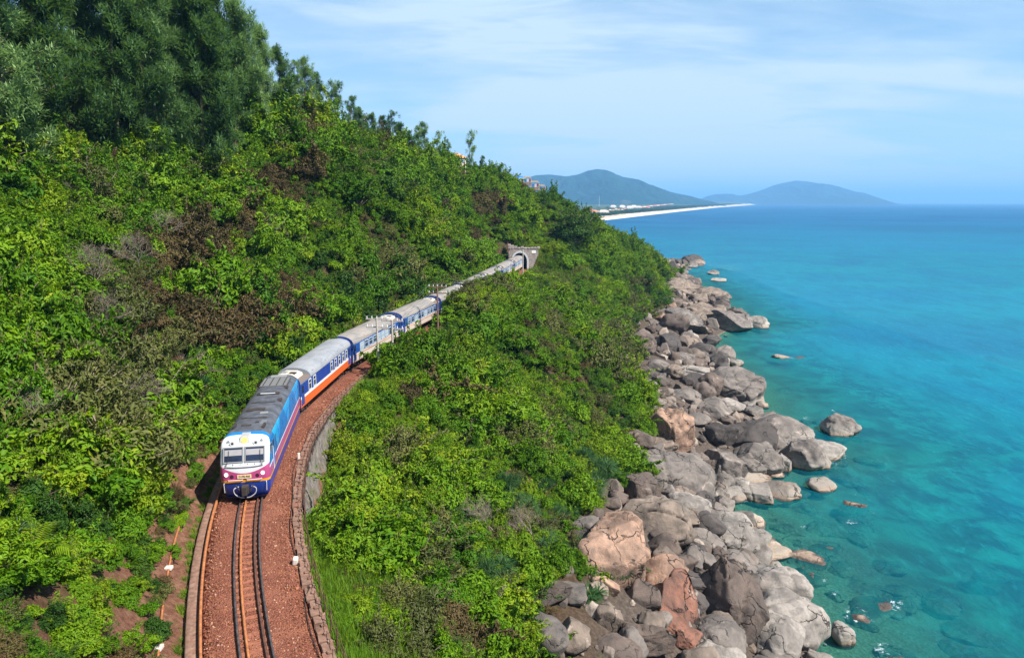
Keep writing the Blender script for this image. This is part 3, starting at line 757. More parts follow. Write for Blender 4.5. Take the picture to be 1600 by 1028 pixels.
def roof_mat(name, stops):
    M = Mat(name, .6, .3); v = M.obj(); mp = M.n('Mapping', Scale=(1, .35, 1)); M.t.links.new(v, mp.inputs[0])
    nB = M.noise(1.4, 9, .68, mp.outputs[0], .3); c = M.ramp(nB, stops)
    y = M.sep(v)['Y']; seam = M.math('LESS_THAN', M.math('PINGPONG', M.math('ADD', y, 20), .9), .018)
    M.color(M.mix(M.math('MULTIPLY', seam, .5), c, (.06, .05, .05))); M.bump(seam, .2, .01); return M.m
MAT_R1 = roof_mat('coach_roof_grey', [(.3, (.17, .175, .19)), (.55, (.235, .24, .255)), (.75, (.27, .25, .235))])
MAT_R2 = roof_mat('coach_roof_dusty', [(.3, (.15, .135, .125)), (.5, (.22, .20, .185)), (.72, (.29, .225, .18))])
MAT_AC = paint('cooler_cream', (.48, .43, .36), .6, .3, .35)
MAT_RIM = paint('end_rim_blue', (.014, .045, .20), .45, .4, .25)
CL = 15.35
def coach(label, livery, roofm, wins, ac, framem, panem, winw=.74, winh=.78, winz=2.3):
    root = empty('coach', (0, 0, 0), 0, label, 'railway carriage', 'carriages of the train')
    hl = CL / 2; w = 1.38; zt = 2.96
    side = [(-w, zt), (-w - .0, 1.6), (-w + .04, .92), (w - .04, .92), (w, 1.6), (w, zt)]
    MB().prism(side, -hl, hl).build('body', livery, root)
    for e in (-1, 1):        # blue end walls with an arched rim
        MB().prism([(-w, 1.0), (w, 1.0)] + arc_roof(w + .03, 2.95, 3.76, 16), e * (hl + .006), e * (hl + .09)).build('end_wall', MAT_RIM, root)
        MB().box((0, e * (hl + .28), 1.95), (.95, .38, 2.0)).build('gangway', MAT_DARK, root, bevel=.05)
        MB().box((.0, e * (hl + .2), .78), (.3, .5, .28)).build('coupler', MAT_DARK, root)
    r0, r1 = -hl, hl
    if ac > 0: r1 = hl - 2.6
    if ac < 0: r0 = -hl + 2.6
    MB().prism(arc_roof(w + .035, zt - .02, 3.70, 15), r0, r1).build('roof', roofm, root, smooth=True)
    if ac:
        a0, a1 = (r1, hl) if ac > 0 else (-hl, r0)
        MB().prism([(w * .99, 2.965), (w * .92, 3.13), (w * .6, 3.2), (-w * .6, 3.2), (-w * .92, 3.13), (-w * .99, 2.965)], a0 + .005, a1 - .005).build('roof_deck', paint('roof_deck_brown', (.13, .10, .085), .8), root)  # plain dark brown deck in the lowered roof end
        u = MB().prism([(.92, 3.19), (.86, 3.44), (.45, 3.60), (-.45, 3.60), (-.86, 3.44), (-.92, 3.19)], a0 + .42, a1 - .30).build('cooling_unit', MAT_AC, root, bevel=.03)
        yc = (a0 + a1) / 2
        MB().box((-.40, yc + .1, 3.605), (.55, .6, .03)).build('fan_cover', MAT_DARK, u); MB().box((.35, yc - .1, 3.605), (.45, .7, .03)).build('cover_panel', MAT_STEELG, u)
    for y in (-3.4, .5, 4.2):
        for sx in (-1, 1): MB().box((sx * 1.22, y, 3.30), (.18, .34, .08)).build('roof_vent', MAT_STEELG, root)
    for sx in (-1, 1):
        MB().box((sx * (w + .006), 0, 2.925), (.022, CL - .02, .05)).build('gutter', MAT_STEELG, root)
        for wy in wins:
            f_ = MB(); b = .075
            for by, bz, sy, sz in ((0, winh / 2, winw + b, b), (0, -winh / 2, winw + b, b), (-winw / 2, 0, b, winh - b), (winw / 2, 0, b, winh - b), (0, .10, winw - b, .035)):
                f_.box((sx * (w + .012), wy + by, winz + bz), (.04, sy, sz))
            f_ = f_.build('window', framem, root)
            MB().box((sx * (w + .001), wy, winz), (.016, winw - .05, winh - .05)).build('pane', panem, f_)
        for e in (-1, 1):
            d_ = MB().box((sx * (w + .008), e * (hl - .55), 2.0), (.02, .66, 1.75)).build('door', MAT_RIM, root, bevel=.005)
            MB().box((sx * (w + .02), e * (hl - .55), 2.4), (.012, .4, .6)).build('pane', MAT_GLASS, d_)
            MB().box((sx * 1.2, e * (hl - .55), .72), (.3, .6, .05)).build('door_step', MAT_DARK, root)
    for y in (-5.0, 5.0): bogie(root, y)
    MB().box((0, .4, .70), (1.9, 3.2, .42)).build('equipment_box', MAT_DARK, root, bevel=.04); MB().box((0, -2.6, .74), (2.1, 1.2, .34)).build('battery_box', MAT_DARK, root, bevel=.04)
    return root
w2 = [-5.2 + 1.3 * k for k in range(9)]
c1 = coach('blue and orange carriage right behind the locomotive', MAT_C1, MAT_R1, [5.3, 4.05, -1.0, -2.3, -3.6, -4.9, -6.1], 1, MAT_ALU, MAT_GLASS, .62, .86, 2.36)
cA = coach('x', MAT_C2, MAT_R2, w2, -1, MAT_FRAMEBLUE, MAT_CURTAIN, 1.0)
cB = coach('x', MAT_C2, MAT_R2, w2, 1, MAT_FRAMEBLUE, MAT_CURTAIN, 1.0)
kinds = [cA, None, None, cB, None, None, None]
labs = ['blue and cream carriage second behind the locomotive, passing the pair of poles', 'blue and cream carriage third behind the locomotive, passing a single wooden pole', 'carriage mostly hidden behind the bushy mound, nearer its front end', 'carriage hidden behind the bushy mound, nearer the tunnel end',
        'carriage with white rounded roof end emerging from behind the bushy mound', 'carriage just in front of the tunnel mouth', 'last carriage visible, half inside the tunnel mouth']
sf = S0 + LL + .62; PITCHC = CL + .72
place_car(c1, sf, CL)
for k in range(7):
    o = kinds[k] or copy_tree(cA if k in (1, 2) else cB)
    o['label'] = labs[k]; o['category'] = 'railway carriage'; o['group'] = 'carriages of the train'
    place_car(o, sf + PITCHC * (k + 1), CL)

# ------------------------------------------------------------------ tunnel portal
PY = 182.5; po = track_pt(PY); hx, hy = track_h(PY)
portal = empty('tunnel_portal', po, math.atan2(float(hx), -float(hy)) + R(10), 'grey stone tunnel mouth with a white arch swallowing the end of the train', 'tunnel mouth'); portal.scale = (.88, 1, .93)
M = Mat('portal_stone', .95, .15); v = M.obj(); br = M.n('TexBrick', Scale=1.6); br.inputs['Color1'].default_value = (.26, .215, .19, 1); br.inputs['Color2'].default_value = (.20, .165, .15, 1); br.inputs['Mortar'].default_value = (.13, .11, .10, 1)
br.inputs['Mortar Size'].default_value = .015
mp = M.n('Mapping'); mp.inputs['Rotation'].default_value = (R(90), 0, 0); M.t.links.new(v, mp.inputs[0]); M.t.links.new(mp.outputs[0], br.inputs['Vector'])
nB = M.noise(1.5, 9, .7, v)
M.color(M.mix(M.math('MULTIPLY', M.step(nB, .4, .65), .7), br.outputs['Color'], (.40, .33, .30))); M.bump(nB, .5, .06); MAT_PST = M.m
def arch(wd, hs, ht, n=18, shift=0):
    return [(wd, 0)] + [(wd * math.cos(a), hs + (ht - hs) * math.sin(a)) for a in np.linspace(0, math.pi, n)] + [(-wd, 0)]
inn = arch(2.15, 2.3, 4.75); outr = arch(2.65, 2.35, 5.25)
def ring(a, b, y0, y1):
    mb = MB(); n = len(a)
    vs = [(x, y0, z) for x, z in a] + [(x, y0, z) for x, z in b] + [(x, y1, z) for x, z in a] + [(x, y1, z) for x, z in b]; fs = []
    for i in range(n - 1):
        fs += [(i, i + 1, n + i + 1, n + i), (2 * n + i, 3 * n + i, 3 * n + i + 1, 2 * n + i + 1), (i, 2 * n + i, 2 * n + i + 1, i + 1), (n + i, n + i + 1, 3 * n + i + 1, 3 * n + i)]
    fs += [(0, n, 3 * n, 2 * n), (n - 1, 3 * n - 1, 4 * n - 1, 2 * n - 1)] if False else []
    return mb.add(vs, fs)
ring(inn, outr, -.25, .55).build('arch_ring', paint('arch_white', (.50, .49, .50), .7, .2, .35, 1.5), portal)
# wall outline: local +x is the hill side
wall_out = [(-3.3, -1.0), (-5.0, 3.0), (-5.9, 5.3)] + [(x, 5.75) for x in np.linspace(-5.2, 2.4, 13)] + [(3.0, 5.8), (3.4, 5.8), (3.4, 3), (3.4, -1)]
w_in = [(-x, z) for x, z in outr]
n = len(w_in)
def resample(poly, n):
    P_ = np.array(poly); L = np.concatenate([[0], np.cumsum(np.hypot(*np.diff(P_, axis=0).T))]); t = np.linspace(0, L[-1], n)
    return list(zip(np.interp(t, L, P_[:, 0]), np.interp(t, L, P_[:, 1])))
ring(w_in, resample(wall_out, n), -.7, .35).build('wall', MAT_PST, portal)
mb = MB()
for k, x in enumerate(np.arange(-5.6, 3.4, .98)):
    h = random.uniform(.45, .85) + (.6 if x > 1.6 else .0)
    mb = MB().box((x, -.1, 5.77 + h / 2), (.95, 1.1, h)); mb.build('coping_stone', MAT_PST, portal, bevel=.12)
MB().box((-4.2, .38, 5.0), (1.3, .06, .8)).build('plaque', paint('plaque_white', (.70, .68, .62), .7, .2, .2), portal)
ring(inn, arch(2.2, 2.33, 4.8), -34, -.26).build('tunnel_lining', paint('tunnel_black', (.03, .028, .026), .95, .1, .2), portal)  # near-black all over the bore lining
MB().box((0, -34.1, 2), (4.6, .1, 6)).build('tunnel_dark_end', bpy.data.materials['tunnel_black'], portal)  # black sheet added to close the far end of the bore

# ------------------------------------------------------------------ telegraph poles and wires
M = Mat('pole_concrete', .9, .15); v = M.obj(); M.color(M.ramp(M.noise(3, 8, .7, v), [(.3, (.26, .22, .19)), (.7, (.44, .39, .35))])); MAT_POLE = M.m
M = Mat('pole_rusty', .9, .15); v = M.obj(); M.color(M.ramp(M.noise(3, 8, .7, v), [(.3, (.11, .06, .045)), (.7, (.24, .13, .09))])); MAT_POLE2 = M.m
MAT_INS = paint('insulator_white', (.62, .62, .62), .3, .5, .1)
def pole(px, py_top, Y, label, m, armw=2.3, arms=(.12, .95), r=.115, ins=5, dirx=None):
    top = at_y(px, py_top, Y); g = float(hgt(top.x, top.y)); hgtp = top.z - g + .6
    hx, hy = track_h(Y); rz = -math.atan2(float(hx), float(hy))
    root = empty('utility_pole', (top.x, top.y, g - .6), rz, label, 'utility pole', 'utility poles along the railway')
    lean = Vector((random.uniform(-.05, .05), random.uniform(-.05, .05), 0))
    MB().tube([(0, 0, 0), (lean.x * .5, lean.y * .5, hgtp * .5), (lean.x, lean.y, hgtp)], [r * 1.25, r * 1.05, r * .8], 8).build('pole', m, root, smooth=True)
    tips = []
    for a in arms:
        z = hgtp - a; A = MB().box((lean.x, lean.y + .13, z), (armw, .1, .13)).build('cross_arm', m, root)
        for k in range(ins):
            x = -armw / 2 + .12 + (armw - .24) * k / (ins - 1)
            MB().cyl((lean.x + x, lean.y + .13, z + .06), (lean.x + x, lean.y + .13, z + .32), .055, .035, 7).build('insulator', MAT_INS, A)
            tips.append(Matrix.Translation(root.location) @ Matrix.Rotation(rz, 4, 'Z') @ Vector((lean.x + x, lean.y + .13, z + .33)))
    return tips
T1 = pole(589, 497, 68, 'pale grey pole of the pair beside the second carriage, nearer the train', MAT_POLE)
T2 = pole(612, 500, 69, 'pale grey pole of the pair beside the second carriage, farther down the slope', MAT_POLE)
T3 = pole(683, 447, 90, 'dark rusty pole standing alone beside the third carriage', MAT_POLE2, 2.6)
T4 = pole(796, 413, 158, 'pale pole beside the carriages shortly before the tunnel', MAT_POLE, 2.0, (.1, .8), .17, 3)
T5 = pole(817, 391, 170, 'slim grey post standing right in front of the tunnel arch', MAT_POLE, .5, (.15,), .14, 2)
M = Mat('wire_grey', .6, .3); M.color((.10, .10, .10)); MAT_WIRE = M.m
k = 0
for A, B in ((T1, T3), (T2, T3), (T3, T4), (T4, T5)):
    for i in (0, 2, 4) if min(len(A), len(B)) > 4 else (0,):
        a, b = A[min(i, len(A) - 1)], B[min(i, len(B) - 1)]
        pts = [a.lerp(b, t) - Vector((0, 0, 1.0 * 4 * t * (1 - t))) for t in np.linspace(0, 1, 12)]
        tag(MB().tube(pts, .012, 4).build('overhead_wire', MAT_WIRE), 'thin sagging wire strung between the poles along the railway', 'wire', 'wires between the railway poles')

# ------------------------------------------------------------------ rocks
M = Mat('granite', .9, .2)
v = M.obj(); wp = M.pos(); oi = M.n('ObjectInfo'); base = oi.outputs['Color']; rnd = oi.outputs['Random']
off_ = M.n('VectorMath', operation='ADD'); M.t.links.new(wp, off_.inputs[0]); M.t.links.new(v, off_.inputs[1])
nA = M.noise(.45, 7, .62, wp, .6); nB = M.noise(2.4, 9, .72, wp); nC = M.noise(11, 5, .7, wp)
mp = M.n('Mapping', Scale=(1.6, 1.6, .22)); M.t.links.new(wp, mp.inputs[0]); streak = M.noise(1.2, 7, .66, mp.outputs[0], .3)
z = M.sep(wp)['Z']; nzv = M.sep(M.n('NewGeometry').outputs['Normal'])['Z']
c = M.mix(M.math('MULTIPLY', M.step(nB, .35, .68), .55), base, M.mix(.6, base, (.09, .075, .065)))
c = M.mix(M.math('MULTIPLY', M.step(nA, .40, .60), .70), c, M.mix(.72, base, (.042, .038, .036)))      # dark weathered skin
c = M.mix(M.math('MULTIPLY', M.step(streak, .52, .7), .45), c, (.085, .07, .06))
c = M.mix(M.math('MULTIPLY', M.step(M.math('ADD', nA, M.math('MULTIPLY', M.math('SUBTRACT', nC, .5), .3)), .38, .28), .55), c, (.46, .37, .31))
hz = M.math('ADD', z, M.math('MULTIPLY', M.math('SUBTRACT', nB, .5), 2.4))
c = M.mix(M.math('MULTIPLY', M.step(hz, 2.4, .6), .45), c, (.36, .325, .28))                              # salt bleached foot
c = M.mix(M.math('MULTIPLY', M.step(hz, .9, .35), .5), c, (.25, .155, .09))
c = M.mix(M.math('MULTIPLY', M.step(M.math('ADD', z, M.math('MULTIPLY', M.math('SUBTRACT', nB, .5), .5)), .34, .12), .85), c, (.045, .034, .028))                           # ochre tide band
c = M.mix(M.math('MULTIPLY', M.step(z, .05, -.35), .65), c, M.ramp(nB, [(.35, (.09, .06, .045)), (.65, (.36, .29, .19))]))
crk = M.vor(.42, off_.outputs[0] if False else M.n('Mapping', Scale=(1, 1, .7)).outputs[0], 'DISTANCE_TO_EDGE')
dv = M.n('VectorMath', operation='MULTIPLY_ADD')
wn = M.n('TexNoise', Scale=.8, Detail=5.0); M.t.links.new(wp, wn.inputs['Vector'])
M.t.links.new(wn.outputs['Color'], dv.inputs[0]); dv.inputs[1].default_value = (2.2, 2.2, 2.2); M.t.links.new(wp, dv.inputs[2])
M.t.links.new(dv.outputs[0], crk.inputs['Vector'])
ck = M.math('MULTIPLY', M.step(crk.outputs['Distance'], .034, .0), M.step(M.noise(.3, 3, .5, wp), .45, .6))
c = M.mix(M.math('MULTIPLY', ck, .9), c, (.022, .018, .016))
M.color(c)
h = M.math('ADD', M.math('MULTIPLY', nB, .6), M.math('MULTIPLY', nC, .16)); h = M.math('SUBTRACT', h, M.math('MULTIPLY', ck, .6))
M.bump(h, .9, .30); M.rough(M.math('ADD', M.math('MULTIPLY', M.step(z, .1, .7), .5), .38))
MAT_ROCK = M.m

def ico(sub):
    bm = bmesh.new(); bmesh.ops.create_icosphere(bm, subdivisions=sub, radius=1.0)
    V = np.array([v.co[:] for v in bm.verts]); F_ = np.array([[v.index for v in f.verts] for f in bm.faces]); bm.free(); return V, F_
ICO = {3: ico(4), 4: ico(5), 5: ico(6), 2: ico(3)}
def rock_mesh(seed, lod=4, cuts=7, blocky=.85, rough=1.0, crack=1.0, mat=None):
    rg = np.random.default_rng(seed); V, F_ = ICO[lod]; o = rg.uniform(-50, 50, 3)
    p = V * (1 + .34 * fbm(V * 1.1 + o, 3))[:, None]
    for _ in range(cuts + 2):
        n = rg.normal(size=3); n /= np.linalg.norm(n); d = rg.uniform(.50, .86)
        s = p @ n - d; p = p - n[None] * (np.maximum(s, 0) * min(1, blocky + .12))[:, None]
    # joints: the block splits along a few planes
    for _ in range(int(2 * crack)):
        n = rg.normal(size=3); n[2] *= .4; n /= np.linalg.norm(n); d = rg.uniform(-.45, .45)
        s = p @ n - d + .10 * gnoise(p * 2.2 + o); g = np.exp(-(s / .035) ** 2)
        rad = np.linalg.norm(p, axis=1, keepdims=True); p = p * (1 - .10 * g[:, None]); p = p + n[None] * (np.where(s > 0, 1, 0) * rg.uniform(-.05, .05))[:, None]
    nrm = V / np.linalg.norm(V, axis=1)[:, None]
    p = p + nrm * (rough * (.055 * fbm(p * 2.6 + o, 4) + .02 * fbm(p * 9 + o, 2)))[:, None]
    r = np.abs(gnoise(p * 1.5 + o + 9)); p = p - nrm * (.05 * crack * np.clip(1 - r / .035, 0, 1))[:, None]
    return mesh_np('boulder', p, F_, [mat or MAT_ROCK], True)
GREY = (.185, .155, .135); PALE = (.31, .27, .235); DARK = (.072, .060, .055); BROWN = (.130, .094, .076); PINK = (.37, .225, .155); RED = (.23, .10, .065); WARM = (.225, .170, .132)
ROCKS_XY = []; UNDER = []
def add_rock(me, c, s, rot, colr, label, group=None, name='boulder'):
    o = link(name, me, None, None, c, rot, s); o.color = (*colr, 1); tag(o, label, 'boulder', group)
    ROCKS_XY.append((c[0], c[1], max(s[0], s[1])))
    if c[2] - s[2] < .1 and c[2] + s[2] > -.2: ROCK_DISCS.append((c[0], c[1], s[0] * 1.0, s[1] * 1.0, rot[2]))
    return o
def px_rock(px, py, w, h, colr, label, seed, group=None, cuts=7, blocky=.85, lod=None, rough=1., crack=1., yaw=None, deep=1.0, dy=0, tilt=(0, 0)):
    P = hit(px, py + h * .12); d = Vector(ray(px, py)).normalized(); dep_ = project(np.array(P))[2]
    k = float(dep_) / FPX; sx = w * k / 2 * 1.24; sz = h * k / 2 * 1.2; sy = (sx * .55 + sz * .6) * deep
    el = math.asin(min(.99, abs(d.z)))
    sz = max(sz, .35 * sx)
    c = P - d * (.56 * sz + .1); c = c + Vector((0, dy, 0))
    if lod is None: lod = 4 if w > 44 else 3
    rg = random.Random(seed)
    return add_rock(rock_mesh(seed, lod, cuts, blocky, rough, crack), c, (sx, sy, sz), (tilt[0], tilt[1], rg.uniform(-.35, .35) if yaw is None else yaw), colr, label, group)
big = [
 # px, py, w, h, colour, label, cuts, blocky
 (961, 850, 135, 120, PINK, 'large cracked pinkish slab at the foot of the green slope', 9, .9),
 (1137, 931, 104, 118, BROWN, 'largest dark brown block with a pointed dark top, near shore', 10, .95),
 (1055, 931, 72, 92, RED, 'reddish cracked block beside the dark brown pointed boulder', 9, .95),
 (1026, 811, 96, 62, WARM, 'smooth brown streaked boulder lying above the pale dome', 3, .6),
 (1140, 832, 62, 58, PALE, 'pale grey dome standing at the edge of the cove', 3, .6),
 (1224, 964, 88, 84, PALE, 'broad pale sloping boulder at the water beside the holed rock', 3, .6),
 (1218, 918, 80, 64, PALE, 'pale rounded boulder sloping into the water behind the pointed block', 3, .6),
 (1211, 1000, 84, 76, PALE, 'pale boulder with a dark hollow at the bottom of the shore', 4, .6),
 (1120, 990, 74, 52, GREY, 'smooth grey boulder below the dark brown pointed block', 3, .6),
 (1117, 1022, 80, 36, PALE, 'pale flat topped boulder at the lowest edge of the shore', 3, .6),
 (1010, 990, 80, 54, BROWN, 'brown knobbly boulder left of the reddish small block', 8, .9),
 (1065, 990, 54, 42, RED, 'small reddish block under the reddish cracked block', 8, .9),
 (1050, 734, 98, 92, GREY, 'tall smooth grey boulder with a white streaked foot', 4, .7),
 (1071, 762, 62, 50, PALE, 'white streaked pale boulder at the foot of the tall grey one', 4, .7),
 (1075, 788, 58, 40, PALE, 'pale rounded boulder at the head of the small cove', 3, .6),
 (1130, 722, 58, 64, GREY, 'leaning grey boulder with a sharp ridge between shore and tall grey boulder', 7, .9),
 (1139, 602, 86, 60, GREY, 'big flat faced grey boulder alone at the water edge halfway along', 6, .9),
 (1172, 684, 80, 54, DARK, 'dark hump of the long cracked headland slab', 5, .7),
 (1205, 674, 100, 46, GREY, 'long rounded grey ridge of the headland slab', 4, .7),
 (1176, 716, 70, 50, GREY, 'grey cracked block at the foot of the headland slab', 7, .9),
 (1223, 722, 40, 38, PALE, 'pale wedge between the blocks of the headland slab', 7, .9),
 (1254, 712, 56, 52, GREY, 'grey sloping block near the tip of the headland slab', 6, .9),
 (1272, 704, 78, 30, PALE, 'pale tip of the headland slab reaching into the sea', 4, .7),
 (1313, 667, 46, 36, GREY, 'isolated rounded boulder standing in the sea off the headland slab', 4, .6),
 (1178, 744, 48, 22, WARM, 'flat ochre rock under the cracked headland blocks', 5, .8),
 (1180, 769, 50, 34, GREY, 'dark cracked round boulder at the head of the ochre tide rocks', 5, .8),
 (1153, 758, 34, 26, PALE, 'pale small boulder beside the dark cracked round one', 4, .7),
 (1223, 765, 42, 32, WARM, 'ochre pair of tide rocks in the shallow water', 5, .8),
 (1285, 756, 36, 22, WARM, 'ochre topped rock standing alone off the tide rocks', 4, .7),
 (1254, 863, 64, 26, RED, 'wet reddish rock with a white wash breaking over it', 6, .8),
 (1317, 988, 28, 38, PALE, 'small upright pale stone standing in the shallows', 3, .6),
 (1050, 668, 66, 74, PINK, 'pink sloping slab above the jumble beside the green slope', 6, .9),
 (1036, 688, 40, 30, WARM, 'rounded warm brown boulder under the pink sloping slab', 4, .7),
 (994, 758, 54, 64, BROWN, 'brown weathered outcrop just below the spiky plants', 7, .8),
 (1038, 852, 42, 42, BROWN, 'round brown boulder between the pink slab and the grey cluster', 3, .6),
 (1088, 838, 44, 32, GREY, 'round grey boulder left of the pale dome', 3, .6),
 (1117, 854, 36, 34, GREY, 'small smooth grey boulder leaning below the pale dome', 3, .6),
 (1146, 877, 54, 32, GREY, 'grey boulder behind the dark pointed block', 4, .7),
 (1168, 900, 38, 40, GREY, 'grey rounded boulder wedged between pointed block and pale boulder', 3, .7),
 (1042, 532, 32, 44, DARK, 'dark upright standing rock rising from the jumble', 6, .9),
 (1001, 538, 54, 42, BROWN, 'brown ledge beside the dark upright rock', 6, .8),
 (1063, 561, 44, 27, GREY, 'grey flat boulder below the dark upright rock', 5, .8),
 (1095, 549, 44, 29, DARK, 'dark rounded boulder near the water below the upright rock', 4, .7),
 (1124, 566, 38, 16, WARM, 'low ochre rock reaching into the water', 4, .7),
 (1149, 567, 21, 17, GREY, 'small pointed rock at the end of the low ochre ledge', 6, .9),
 (1130, 497, 78, 42, GREY, 'large grey slab forming the far rocky point', 6, .9),
 (1060, 500, 96, 38, GREY, 'wide flat brown slab behind the far rocky point', 8, .95),
 (1083, 486, 74, 26, WARM, 'pinkish slab sloping above the far rocky point', 7, .9),
 (1176, 505, 44, 26, PALE, 'pale tip of the far rocky point', 4, .7),
 (1110, 461, 50, 24, WARM, 'tan boulder beyond the far rocky point', 5, .8),
 (1056, 446, 64, 26, WARM, 'tan sloping slab well beyond the far rocky point', 7, .9),
 (1086, 409, 46, 22, DARK, 'dark pointed rock at the end of the farthest headland', 6, .9),
 (1027, 403, 36, 14, BROWN, 'brown rocks at the foot of the farthest headland', 6, .9),
 (1115, 427, 16, 11, GREY, 'small rock off the farthest headland', 5, .8), (1122, 438, 20, 9, PALE, 'low pale rock off the farthest headland', 4, .7),
 (1248, 557, 26, 9, RED, 'low reddish rock awash far out in the bay', 4, .7), (1219, 557, 22, 6, PALE, 'low rock under white wash far out in the bay', 4, .7),
 (1087, 582, 58, 24, PALE, 'pale flat boulder in the middle of the jumble', 5, .8), (1071, 618, 44, 22, GREY, 'long low grey boulder behind the flat faced one', 4, .7),
 (1112, 637, 62, 32, GREY, 'grey cracked boulder inland of the headland slab', 6, .8), (1140, 630, 38, 20, PALE, 'pale low boulder under the flat faced boulder', 4, .7),
 (1001, 682, 36, 30, BROWN, 'brown boulder under the overhanging bushes', 5, .8),
 (1104, 747, 26, 32, GREY, 'small tilted grey boulder below the leaning ridge', 4, .7), (1126, 763, 22, 22, BROWN, 'small brown egg shaped boulder below the leaning ridge', 3, .6),
 (1345, 957, 44, 24, RED, 'wet purple brown rock just breaking the surface', 5, .8), (1333, 781, 46, 20, RED, 'wet purple brown rock awash off the tide rocks', 5, .8),
]
for k, (px, py, w, h, cl, lb, cu, bl) in enumerate(big):
    o = px_rock(px, py, w, h, cl, lb, 100 + k, cuts=cu, blocky=bl, crack=1.3 if cu > 5 else .6)
    if 'wet' in lb or 'awash' in lb: o.location.z = -o.scale[2] * .66
# rocks under the water surface
for k, (px, py, w, h) in enumerate([(1293, 806, 84, 22), (1263, 832, 96, 18), (1312, 944, 90, 44), (1345, 900, 110, 40), (1250, 905, 70, 26), (1240, 830, 40, 20), (1270, 985, 60, 40), (1300, 1010, 70, 30), (1200, 800, 60, 24), (1420, 905, 70, 24), (1555, 878, 60, 18), (1400, 1005, 60, 26), (1235, 770, 60, 20), (1210, 640, 60, 12), (1225, 600, 50, 8), (1330, 870, 60, 24)]):
    o = px_rock(px, py, w, h, (.42, .34, .26), 'rock lying just under the clear surface of the shallows', 300 + k, 'submerged rocks in the shallows', cuts=5)
    o.location.z = -.35 - o.scale[2] * 1.02
    if ROCK_DISCS and abs(ROCK_DISCS[-1][0] - o.location.x) < 1e-4: ROCK_DISCS.pop()
for k in range(64):
    Y = 44 + 84 * (k / 64) ** 1.2; rg_ = random.Random(900 + k); Y += rg_.uniform(-2, 2); X = float(np.interp(Y, _sh[:, 0], _sh[:, 1])) + 1.5 + 19 * rg_.random() ** 1.3; r = rg_.uniform(.7, 2.3)
    o = add_rock(rock_mesh(700 + k % 8, 3, 6, .8) if k < 8 else UNDER[k % 8], Vector((X, Y, 0)), (r * rg_.uniform(.9, 1.7), r, r * .5), (0, 0, rg_.uniform(0, 6.28)), (.42, .34, .26), 'rock lying just under the clear surface of the shallows', 'submerged rocks in the shallows', 'submerged_rock')
    if k < 8: UNDER.append(o.data)
    o.location.z = max(float(hgt(X, Y)) + .1, -.25 - r * .5 - 1.2 * rg_.random()); o['category'] = 'rock'; ROCKS_XY.pop()
    if ROCK_DISCS and ROCK_DISCS[-1][0] == X: ROCK_DISCS.pop()
variants = [rock_mesh(500 + k, 3, [3, 4, 6, 7, 8, 9][k % 6], [.6, .7, .85, .9, .95, .9][k % 6], 1., [.4, 1][k % 2]) for k in range(14)]
Mr = Mat('rubble_stone', .95, .15); rr_ = Mr.n('ObjectInfo').outputs['Random']; wp = Mr.pos(); nB = Mr.noise(5, 6, .7, wp)
c = Mr.ramp(rr_, [(.0, DARK), (.3, BROWN), (.55, GREY), (.8, WARM), (1.0, (.34, .28, .23))]); Mr.color(Mr.mix(Mr.math('MULTIPLY', Mr.step(nB, .4, .65), .55), c, (.09, .075, .06))); Mr.bump(nB, .6, .05)
small_v = [rock_mesh(600 + k, 3, 8, .9, 1.2, .4, Mr.m) for k in range(6)]
nfill = 0; tries = 0; A_ = np.array(ROCKS_XY)
rg = np.random.default_rng(21)
zones = [('near', 40, 63, 56, 1.2, 2.5), ('near', 60, 95, 66, 1.0, 2.3), ('middle', 95, 180, 68, 1.3, 3.4), ('far', 180, 455, 56, 2.2, 4.4)]
ztxt = {'near': 'on the near shore below the bare track', 'middle': 'on the shore beyond the headland slab', 'far': 'along the far point'}
for zn, y0, y1, cnt, r0, r1 in zones:
    got = 0; tries = 0
    while got < cnt and tries < 9000:
        tries += 1
        Y = rg.uniform(y0, y1); xa, xb = np.interp(Y, _rt[:, 0], _rt[:, 1]), np.interp(Y, _sh[:, 0], _sh[:, 1])
        X = rg.uniform(xa - 1.0, xb + 2.5); r = r0 + (r1 - r0) * rg.random() ** 2.0
        dd = np.hypot(A_[:, 0] - X, A_[:, 1] - Y)
        if (dd < .55 * (A_[:, 2] * .8 + r)).any(): continue
        z = float(hgt(X, Y)); s = (r * rg.uniform(.85, 1.3), r * rg.uniform(.75, 1.15), r * rg.uniform(.6, .95))
        if z < -1.4: continue
        if (X - xa) / max(1, xb - xa) < .3 and r > r0 + .35 * (r1 - r0): continue
        inl = (X - xa) / max(1, xb - xa)
        cl = [GREY, DARK, BROWN, GREY, WARM][rg.integers(5)] if inl > .35 else [BROWN, PINK, WARM, BROWN, GREY][rg.integers(5)]
        sz_ = 'small' if r < (r0 + r1) * .42 else 'medium'
        add_rock(variants[rg.integers(14)], Vector((X, Y, z + s[2] * .45)), s, (rg.uniform(-.3, .3), rg.uniform(-.3, .3), rg.uniform(0, 6.28)), tuple(np.array(cl) * rg.uniform(.8, 1.15)),
                 f'{sz_} weathered boulder in the jumble of rocks {ztxt[zn]}', f'{sz_} boulders {ztxt[zn]}')
        A_ = np.vstack([A_, [X, Y, r]]); got += 1

